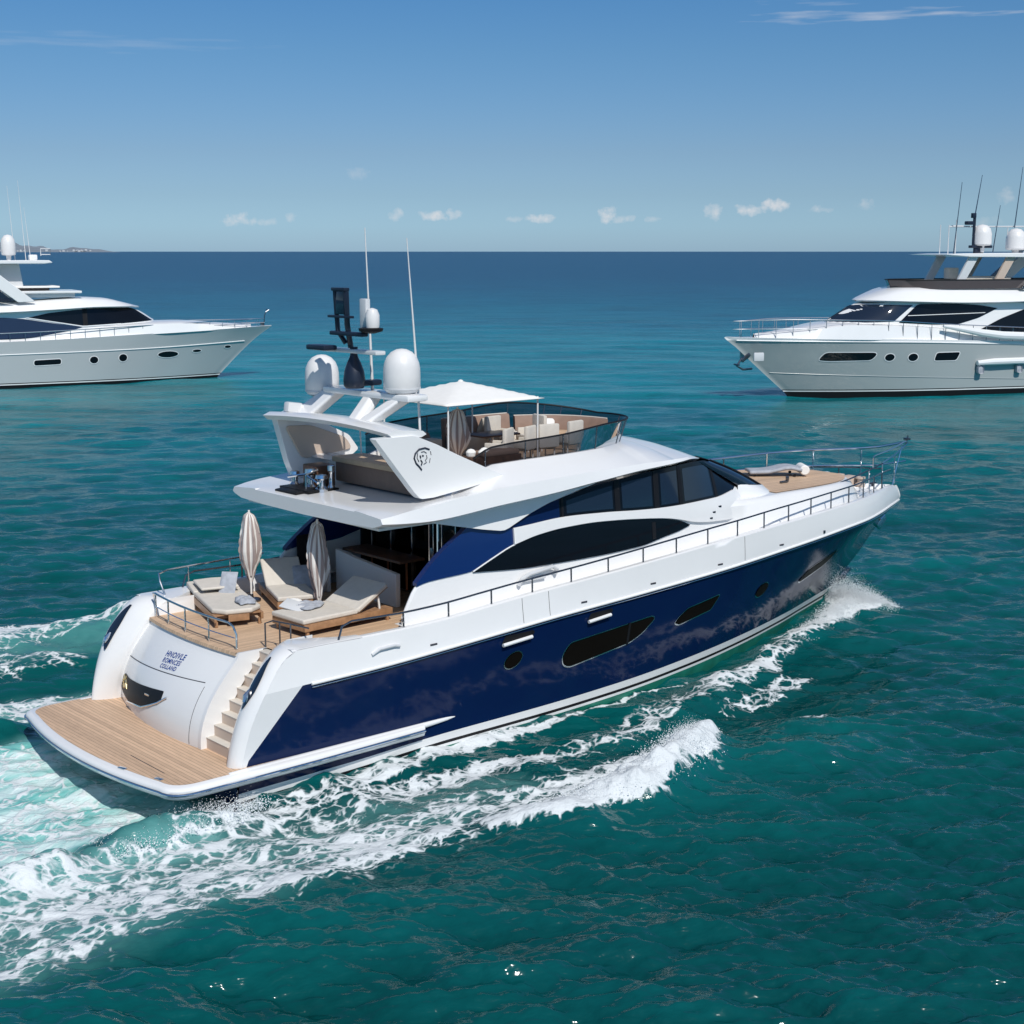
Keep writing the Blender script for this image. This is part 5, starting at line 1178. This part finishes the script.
# ------------------------------------------------------------------ the two white yachts lying beyond
def far_yacht(label, loc, rz, sp):
    root = empty('white_motor_yacht', label, 'motor yacht', None, loc, rz); X1 = sp['bow']; X0 = -34.
    HB = 3.7; zk_, zs_c = curve(sp['knuckle']), curve(sp['sheer'])
    stem = curve([(-.9, -.9), (0, 0)]+[(z, x) for z, x in sp['stem']])
    yd = curve([(-34, .96), (-24, 1), (-14, .99), (-8, .93), (-4, .80), (-1, .62), (1.5, .42), (3.5, .22), (5, .06), (5.6, .0)]); yl = curve([(-34, .92), (-22, .93), (-14, .86), (-9, .70), (-5, .46), (-2.5, .25), (-.8, .08), (0, 0), (6, 0)])
    def hy(x, z):
        top = float(zs_c(x)); s = min(max(z/top, 0), 1); xe = float(stem(z)); xs_ = x+(0-xe)*0
        u = (x-X0)/(xe-X0); xl = X0+(0-X0)*u; xd = X0+(X1-X0)*u
        return HB*(float(yl(xl))+(float(yd(xd))-float(yl(xl)))*s**1.15)
    t = 1-(1-np.linspace(0, 1, 60))**1.6
    def strip(fs_):
        P = []
        for fz in fs_:
            row = []
            for u in t:
                x = X0+(0-X0)*u
                for _ in range(5): z = fz(x); x = X0+(float(stem(z))-X0)*u
                row.append((x, -hy(x, z) if z > 0 else -hy(x, .01)*(1+.1*z), z))
            P.append(row)
        return np.array(P)
    c = sp['boot']; mh = sp['hullmat']
    mb = MB(); both(mb, strip([lambda x: -.8, lambda x: c-.17]), 1); both(mb, strip([lambda x: c-.17, lambda x: c-.08]), 2); both(mb, strip([lambda x: c-.08, lambda x: c]), 1)
    both(mb, strip([(lambda x, f=f: c+(float(zk_(x))-c)*f) for f in np.linspace(0, 1, 9)]), 0)
    both(mb, strip([(lambda x, f=f: float(zk_(x))+(float(zs_c(x))-float(zk_(x)))*f) for f in np.linspace(0, 1, 5)]), 3)
    e = strip([lambda x: -.8, lambda x: float(zs_c(x))])[:, 0]; mb.add([e[0], e[1], (e[1][0], -e[1][1], e[1][2]), (e[0][0], -e[0][1], e[0][2])], [(0, 1, 2, 3)], 0)
    hl = mb.build('hull', [mh, M['black'], M['boot'], sp.get('upmat', mh)], root, smooth=30)
    for s in (-1, 1):
        MB().tube([(x, s*(hy(x, float(zk_(x)))+.02), float(zk_(x))) for x in np.linspace(-33, sp['kn_end'], 40)], .05, 6).build('rubbing_strake', M['white'], hl)
        if 'crease' in sp:
            MB().tube([(x, s*(hy(x, z)+.01), z) for x, z in zip(np.linspace(sp['crease'][0][0], sp['crease'][1][0], 20), np.linspace(sp['crease'][0][1], sp['crease'][1][1], 20))], .03, 6).build('spray_rail', mh, hl)
        for poly, r_ in sp['hull_windows']:
            side_window('hull_window', hy, poly, s, hl, r=r_, frame=.07, fm=M['white'], off=.03)
    # deck
    dd = MB(); xs = np.linspace(X0, X1-.15, 50)
    dd.grid([[(x, s*max(hy(x, float(zs_c(x))-.001)-.02, .01)*k, float(zs_c(x))+.03*(1-k)) for s, k in ((-1, 1), (-1, .5), (1, 0), (1, .5), (1, 1))] for x in xs]); dd.build('deck', M['white'], root, smooth=0, fix=False)
    # deckhouse: lofted sections with rounded front
    fr0 = sp['house_front']
    hwid = curve([(-34, 2.95), (fr0-7, 2.95), (fr0-4, 2.7), (fr0-2, 2.2), (fr0-.8, 1.5), (fr0-.2, .7), (fr0, .05)])
    zb_, zt_ = curve(sp['house_base']), curve(sp['roof_line'])
    def hsy(x, z): return max(float(hwid(x+sp['rake']*max(0, z-sp['sill'])*min(1, max(0, (x-(fr0-8))/4))))-.09*(z-4), .02)
    tk = MB(); tky = curve([(-34, 3.2), (-6, 3.0), (-2, 2.3), (1, 1.3), (2.6, .55), (3.4, .1)]); tkz = curve(sp['trunk'])
    both(tk, np.array([[(x, -float(tky(x))-.25, float(zs_c(x))-.05), (x, -float(tky(x)), float(tkz(x))-.1), (x, -float(tky(x))*.9, float(tkz(x))), (x, 0, float(tkz(x))+.12)] for x in np.linspace(-33, 3.35, 60)]).transpose(1, 0, 2)); tk.build('foredeck_trunk', M['white'], root, smooth=40)
    hm = MB(); hx_ = np.concatenate([np.linspace(-33, fr0-3, 40), np.linspace(fr0-2.9, fr0-.02, 24)])
    sec = []
    for x in hx_:
        z0, z1 = float(zb_(x)), max(float(zt_(x)), float(zb_(x))+.02); sec.append([(x, -hsy(x, z0+(z1-z0)*f), z0+(z1-z0)*f) for f in np.linspace(0, 1, 10)]+[(x, -hsy(x, z1)*.7, z1+.05), (x, 0, z1+.07)])
    both(hm, np.array(sec).transpose(1, 0, 2)); hs_ = hm.build('deckhouse', M['white'], root, smooth=40)
    # roof brow
    br = MB(); ry = curve([(-34, 3.35), (sp['brow'][0]-6, 3.3), (sp['brow'][0]-3, 2.9), (sp['brow'][0]-1.2, 2.0), (sp['brow'][0]-.3, 1.0), (sp['brow'][0], .05)]); rz_ = curve(sp['brow_line']); rt = curve(sp['brow_top'])
    xs = np.concatenate([np.linspace(-33, sp['brow'][0]-2, 40), np.linspace(sp['brow'][0]-1.9, sp['brow'][0]-.01, 20)])
    both(br, np.array([[(x, 0, float(rz_(x))-.02), (x, -float(ry(x))*.95, float(rz_(x))), (x, -float(ry(x)), float(rz_(x))+.10), (x, -float(ry(x))*.80, float(rz_(x))+(float(rt(x))-float(rz_(x)))*.75), (x, -float(ry(x))*.6, float(rt(x))), (x, 0, float(rt(x))+.03)] for x in xs]).transpose(1, 0, 2))
    br.build('roof', M['white'], root, smooth=40)
    for nm, poly, m_, off in sp['panels']:
        a, b_, x0, x1 = poly_curves(poly)
        for s in (-1, 1): panel(hsy, a, b_, x0, x1, 40, 6, off, sides=(s,)).build(nm, m_, hs_, fix=False)
    # rails
    for s in (-1, 1):
        rp = [(x, s*max(hy(x, float(zs_c(x)))-.25, .05), float(zs_c(x))+float(curve(sp['rail'])(x))) for x in np.linspace(-26, X1-.8, 50)]
        rl = MB().tube(rp, .042, 6).build('rail', M['chrome'], root)
        for p in rp[::2]: MB().tube([(p[0], p[1], float(zs_c(p[0]))-.05), p], .032, 5).build('rail_post', M['chrome'], rl)
        MB().tube([(p[0], p[1], (p[2]+float(zs_c(p[0])))/2) for p in rp if p[0] > -6], .03, 6).build('lower_rail', M['chrome'], rl)
    return root, hl, hs_
Mfar = mat('light grey hull paint', (.44, .465, .47), .25, coat=.6)
Mfar2 = mat('pearl grey hull paint', (.36, .39, .39), .25, coat=.6)
def ell(cx, cz, rx, rz_): return [(cx+rx*math.cos(a), cz+rz_*math.sin(a)) for a in np.linspace(0, 2*math.pi, 18, endpoint=False)]
def sh(d, a, k): return (a[0]+d[0]*k, a[1]+d[1]*k)
# ---- left yacht, bow to the right
dl = (.964, -.266); nl = (-.266, -.964)
specL = dict(bow=5.45, knuckle=[(-34, 2.7), (-19, 2.84), (-8, 3.0), (2.7, 3.32), (6, 3.4)], sheer=[(-34, 3.8), (-19, 3.93), (-5, 4.38), (5.4, 4.66)], stem=[(1.2, 1.2), (2.4, 2.45), (3.4, 3.6), (4.2, 4.7), (4.6, 5.35), (4.75, 5.45)], boot=.42, hullmat=Mfar,
  kn_end=2.6, hull_windows=[([(-16.65, 2.3), (-14.4, 2.36), (-14.4, 1.92), (-16.65, 1.86)], .2), (ell(-11.6, 2.18, .36, .30), .02), (ell(-9.06, 2.28, .36, .32), .02), (ell(-4.95, 2.42, .95, .27), .02), (ell(-2.2, 2.62, .42, .12), .02), (ell(.9, 2.85, .32, .12), .02)],
  house_front=-5.6, house_base=[(-34, 3.9), (-5, 4.5)], roof_line=[(-34, 6.9), (-19, 7.0), (-11, 6.95), (-8.6, 6.6), (-7.2, 6.3), (-5.65, 5.4)], rake=1.15, sill=5.4, trunk=[(-34, 4.1), (-18, 4.15), (-13, 4.75), (-8, 5.2), (-4, 5.25), (0, 4.95), (3.4, 4.7)],
  brow=(-6.85,), brow_line=[(-34, 6.1), (-19, 6.3), (-14, 6.5), (-11, 6.64), (-8, 6.62), (-6.85, 6.55)], brow_top=[(-34, 7.2), (-19, 7.2), (-12, 7.5), (-10.2, 7.42), (-8.4, 7.02), (-6.85, 6.60)],
  panels=[('saloon_window', [(-16.9, 5.88), (-15.2, 6.25), (-13, 6.48), (-11.5, 6.62), (-8.2, 6.62), (-7.6, 6.5), (-5.9, 5.42), (-8, 5.30), (-10, 5.2), (-12.65, 5.12), (-15, 5.5)], M['glass'], .03),
          ('navy_panel', [(-33, 6.1), (-19, 5.94), (-17.2, 5.80), (-15, 5.42), (-12.35, 5.02), (-13.3, 4.75), (-14.8, 4.5), (-16.5, 4.2), (-19, 3.98), (-33, 3.9)], mat('dark slate blue panel', (.012, .020, .05), .15, coat=.6), .035),
          ('window_mullion', [(-12.3, 5.12), (-12.3, 6.58), (-11.9, 6.6), (-11.9, 5.12)], M['black'], .045), ('side_trim', [(-17.0, 5.86), (-12.3, 5.03), (-9, 5.18), (-9, 5.26), (-12.3, 5.12), (-17.0, 5.93)], M['white'], .06)],
  rail=[(-26, .70), (-5, .72), (4, .66), (6, .66)])
kL = .8; pL = sh(nl, (55.9, 91.8), -kL)
yl_, hl_, hsl_ = far_yacht('long white yacht with a dark blue side panel, bow pointing right', (pL[0], pL[1], 0), math.atan2(dl[1], dl[0]), specL)
MB().box((-20, 0, 7.75), (14.5, 4.6, .34), .1).build('fly_coaming', M['grey_white'], yl_); MB().box((-19.0, 0, 8.02), (13.6, 5.2, .22), .1).build('fly_rim', M['white'], yl_); MB().box((-19.0, 0, 8.45), (10.2, 3.4, .16), .07).build('fly_lounge_top', M['canvas'], yl_)
MB().box((-19.5, 0, 8.28), (9.5, 3.0, .24), .03).build('fly_lounge', M['interior'], yl_)
MB().prism([(-14.5, 10.52), (-15.2, 10.42), (-30, 10.4), (-30, 10.72), (-14.8, 10.72)], 'y', -2.5, 2.5).build('hardtop', M['white'], yl_, bevel=.06)
for s in (-1, 1):
    MB().prism([(-14.4+0.2-2.0, 7.25), (-17.6, 7.2), (-20.4, 9.3), (-22.5, 10.42), (-20.8, 10.42), (-19.0, 9.55)], 'y', s*2.9-.12, s*2.9+.12).build('arch_leg', M['white'], yl_, bevel=.05)
    MB().prism([(-18.0, 7.3), (-19.3, 7.3), (-20.6, 8.8), (-20.0, 9.0)], 'y', s*3.04-.02, s*3.04+.02).build('arch_opening', M['glassblue'], yl_)
MB().prism([(-17.3, 8.2), (-16.8, 8.2), (-17.1, 10.42), (-20.0, 10.42), (-19.8, 9.9), (-18.8, 9.2)], 'y', -1.1, 1.1).build('hardtop_column', M['grey_white'], yl_, bevel=.08)
def far_radome(par, x, y, z, r, h): MB().lathe([(r*.3, -.55), (r*.35, -.05), (r*.9, 0), (r, .1), (r, h*.55), (r*.85, h*.8), (r*.5, h*.95), (.02, h)], (x, y, z), 20).build('radome', M['radome'], par)
far_radome(yl_, -17.75, .3, 11.15, .62, 1.75); far_radome(yl_, -21, -.6, 11.1, .6, 1.6)
MB().box((-15.8, 0, 10.95), (.7, .8, .5), .12).build('search_light', M['white'], yl_); 
fa_ = MB(); fa_.tube([(-15.2, -.6, 11.1), (-15.2, -.6, 11.7), (-14.4, -.6, 11.7), (-14.4, -.6, 11.2), (-15.2, -.6, 11.2)], .05, 6).tube([(-19.4, 0, 10.6), (-19.2, 0, 13.4)], .16, 8).box((-19.2, 0, 12.9), (.5, 2.2, .2), .03).box((-19, 0, 13.4), (.4, .5, .5), .05); fa_.build('mast', M['grey_white'], yl_)
for x, z in ((-16.3, 17.5), (-17.2, 17.0), (-15.9, 15.2)): MB().tube([(x, .5, 10.7), (x-.35, .5, z)], [.035, .012], 5).build('whip_aerial', M['radome'], yl_)
fb = MB(); fb.tube([(4.6, 0, 4.6), (4.7, 0, 5.6), (4.95, 0, 6.2)], .05, 6).tube([(4.8, 0, 5.9), (5.15, 0, 6.1)], .06, 6).box((4.5, .2, 4.85), (.3, .3, .3), .04); fb.build('bow_light', M['darksteel'], yl_)
# ---- right yacht, bow to the left
dr_ = (-.927, .375); nr_ = (-.375, -.927)
def shx(d): return lambda l: [([(p[0]+d, p[1]) for p in q[0]],)+tuple(q[1:]) for q in l]
def shp(d): return lambda l: [(q[0], [(p[0]+(d if q[0] != 'windscreen' else d*(.25 if p[0] > -7 else 1)), p[1]) for p in q[1]])+tuple(q[2:]) for q in l]
specR = dict(bow=5.95, knuckle=[(-34, 3.6), (-22, 3.95), (-8, 4.40), (4.7, 4.60), (6, 4.62)], sheer=[(-34, 3.9), (-22, 4.2), (-8, 4.62), (5, 4.84), (6, 4.86)], stem=[(1.2, 1.45), (2.4, 2.9), (3.5, 4.2), (4.4, 5.3), (4.7, 5.75), (4.9, 5.95)], boot=.62, hullmat=Mfar2, upmat=M['white'],
  kn_end=4.9, crease=((-20, 1.2), (1.9, 2.0)), hull_windows=shx(1.7)([([(-3.15, 3.02), (-3.6, 3.62), (-7.55, 3.60), (-7.75, 3.45), (-7.35, 3.0), (-4, 2.95)], .25), (ell(-8.85, 3.2, .40, .28), .02), (ell(-10.85, 3.18, .42, .30), .02), ([(-12.75, 2.88), (-12.9, 3.50), (-15.05, 3.52), (-14.75, 2.88)], .2)]),
  house_front=-3.1, house_base=[(-34, 4.2), (-3, 4.8)], roof_line=[(-34, 7.3), (-10, 7.4), (-8, 7.5), (-5.9, 7.3), (-3.15, 6.0)], rake=1.9, sill=6.0, trunk=[(-34, 4.5), (-18, 4.7), (-12, 5.5), (-8, 5.75), (-4, 5.85), (0, 5.35), (3.4, 4.98)],
  brow=(-5.7,), brow_line=[(-34, 7.5), (-22, 7.42), (-14.8, 7.34), (-8, 7.5), (-5.7, 7.55)], brow_top=[(-34, 8.5), (-22, 8.5), (-12, 8.62), (-9.3, 8.6), (-7.4, 8.15), (-5.7, 7.6)],
  panels=shp(1.9)([('windscreen', [(-3.5, 6.02), (-5.6, 7.20), (-6.4, 7.30), (-11.3, 7.28), (-9.6, 6.0), (-6, 5.95)], M['glassblue'], .03),
          ('saloon_window', [(-10.0, 5.90), (-11.7, 7.34), (-15, 7.36), (-17.5, 7.2), (-19.2, 6.94), (-17.4, 6.2), (-15.4, 5.70), (-13, 5.72)], M['glass'], .035),
          ('aft_window', [(-17.4, 5.2), (-19.5, 6.1), (-22, 6.9), (-33, 7.2), (-33, 4.8), (-22, 4.9), (-19.5, 5.0)], M['glass'], .035),
          ('window_rail', [(-10.8, 6.42), (-10.8, 6.47), (-18, 6.62), (-18, 6.57)], M['boot'], .06)]),
  rail=[(-26, 1.0), (-12, 1.25), (-6, 1.45), (0, 1.45), (5, 1.25), (6, 1.2)])
kR = .8; pR = sh(nr_, (80.2+.755*.62, 45.5-.656*.62), -kR)
yr_, hr_, hsr_ = far_yacht('white yacht with a tinted upper deck and hanging anchor, bow pointing left', (pR[0], pR[1], 0), math.atan2(dr_[1], dr_[0]), specR)
fg = MB(); fy = lambda x: 2.5*max(0, 1-max(0, (x+13.2)/4.2)**2.2)**.5
pts = [(x, -fy(x)) for x in np.linspace(-26, -9.0, 40)]+[(-8.95, 0)]; pts += [(x, -y) for x, y in pts[:-1][::-1]]
fg.grid([[(x+.35*f*max(0, (x+13)/4), y, 8.5+.72*f) for f in (0, .5, 1)] for x, y in pts]); fgo = fg.build('wind_deflector', mat('bronze screen', (.075, .06, .058), .12, coat=.4), yr_, fix=False)
MB().tube([(x+.35*max(0, (x+13)/4), y, 9.22) for x, y in pts], .05, 6).build('deflector_rail', M['black'], fgo)
MB().prism([(-12.2, 11.22), (-14.6, 11.02), (-18.6, 11.0), (-30, 10.9), (-30, 11.2), (-19, 11.35), (-14, 11.30)], 'y', -2.6, 2.6).build('hardtop', M['white'], yr_, bevel=.05)
for s in (-1, 1):
    for a in (-13.6, -17.2): MB().prism([(a, 9.1), (a-.75, 9.1), (a-1.95, 11.05), (a-1.1, 11.05)], 'y', s*2.2-.1, s*2.2+.1).build('hardtop_strut', M['beige'] if a < -15 else M['grey_white'], yr_)
    MB().prism([(-19.6, 8.4), (-21.5, 8.4), (-26, 12), (-24.5, 12.0)], 'y', s*2.7-.12, s*2.7+.12).build('arch_leg', M['white'], yr_, bevel=.04)
    MB().prism([(-19.4, 8.5), (-19.75, 8.5), (-24.2, 12), (-23.7, 12)], 'y', s*2.7-.14, s*2.7+.14).build('arch_edge', M['darksteel'], yr_)
    # swept bulwark sweep aft of midships
    MB().tube([(-11.6, s*3.62, 5.62), (-13.0, s*3.74, 5.40), (-15.0, s*3.84, 5.05), (-17.0, s*3.9, 4.80), (-21, s*3.92, 4.62), (-30, s*3.9, 4.5)], [.12, .22, .30, .34, .34, .34], 10).build('bulwark_sweep', M['white'], hr_)
    MB().tube([(-14.9, s*3.72, 2.62), (-16.4, s*3.80, 2.70), (-24, s*3.82, 2.75)], [.2, .28, .28], 10).build('boarding_ledge', M['white'], hr_)
    for x in (-15.2, -18.9): MB().box((x, s*3.74, 2.1), (.55, .1, .7), .2).build('fender_pad', M['grey_cloth'], hr_)
MB().box((-14.9, -.4, 9.7), (1.0, .7, .9), .1).build('helm_seat', M['cream'], yr_); MB().box((-17.5, 0, 9.05), (4.5, 2.0, .8), .1).build('fly_bar', M['cream'], yr_)
MB().prism([(-12.4, 8.5), (-15.3, 8.5), (-15.2, 9.15)], 'y', -2.75, -2.6).build('fly_step', M['white'], yr_)
far_radome(yr_, -17.2, .3, 11.95, .78, 1.7); far_radome(yr_, -20.6, .2, 11.6, .80, 1.75)
fm = MB(); fm.box((-17.1, .3, 11.85), (2.0, .5, .22), .05).box((-16.9, .3, 11.55), (.8, .3, .5), .03).tube([(-16.4, .3, 11.9), (-16.4, .3, 14.3)], .12, 6).box((-16.3, .3, 14.35), (.35, .3, .4), .05).box((-15.9, .3, 13.75), (.6, .5, .3), .08); fm.build('mast', M['mast'], yr_)
tr_ = MB()
for x in (-13.4, -14.2, -14.9): tr_.tube([(x, 0, 11.3), (x, 0, 13.6 if x > -14.9 else 14)], .045, 5)
tr_.tube([(-14.2, 0, 13.45), (-21.5, 0, 13.5)], .06, 5).box((-15.0, 0, 13.5), (1.0, .3, .14), .02).tube([(-19.9, 0, 13.5), (-19.9, 0, 12)], .04, 5); tr_.build('aerial_frame', M['grey_white'], yr_)
for x, z0, z1 in ((-14.6, 11.3, 17.0), (-16.5, 14.4, 17.6), (-18.4, 11.4, 15.2), (-20.4, 13.4, 18.3)): MB().tube([(x, .2, z0), (x-.5, .2, z1)], [.05, .022], 5).build('whip_aerial', M['darksteel'], yr_)
an = MB(); an.box((4.0, 0, 3.25), (.9, .25, .3), .05, Matrix.Rotation(R(40), 4, 'Y')).tube([(4.3, -.0, 3.2), (4.75, 0, 2.6), (4.2, 0, 2.3), (3.4, 0, 2.35)], .09, 6).tube([(4.75, -.4, 2.7), (4.75, .4, 2.7)], .08, 6); an.build('anchor', M['darksteel'], hr_)
for s in (-1, 1): MB().box((3.45, s*1.15, 3.35), (.9, .2, .7), .12).build('anchor_pocket', M['grey_white'], hr_)
for k, s in ((3.2, -1), (2.4, -1), (1.5, -1), (3.2, 1), (2.4, 1), (1.5, 1)):
    pass
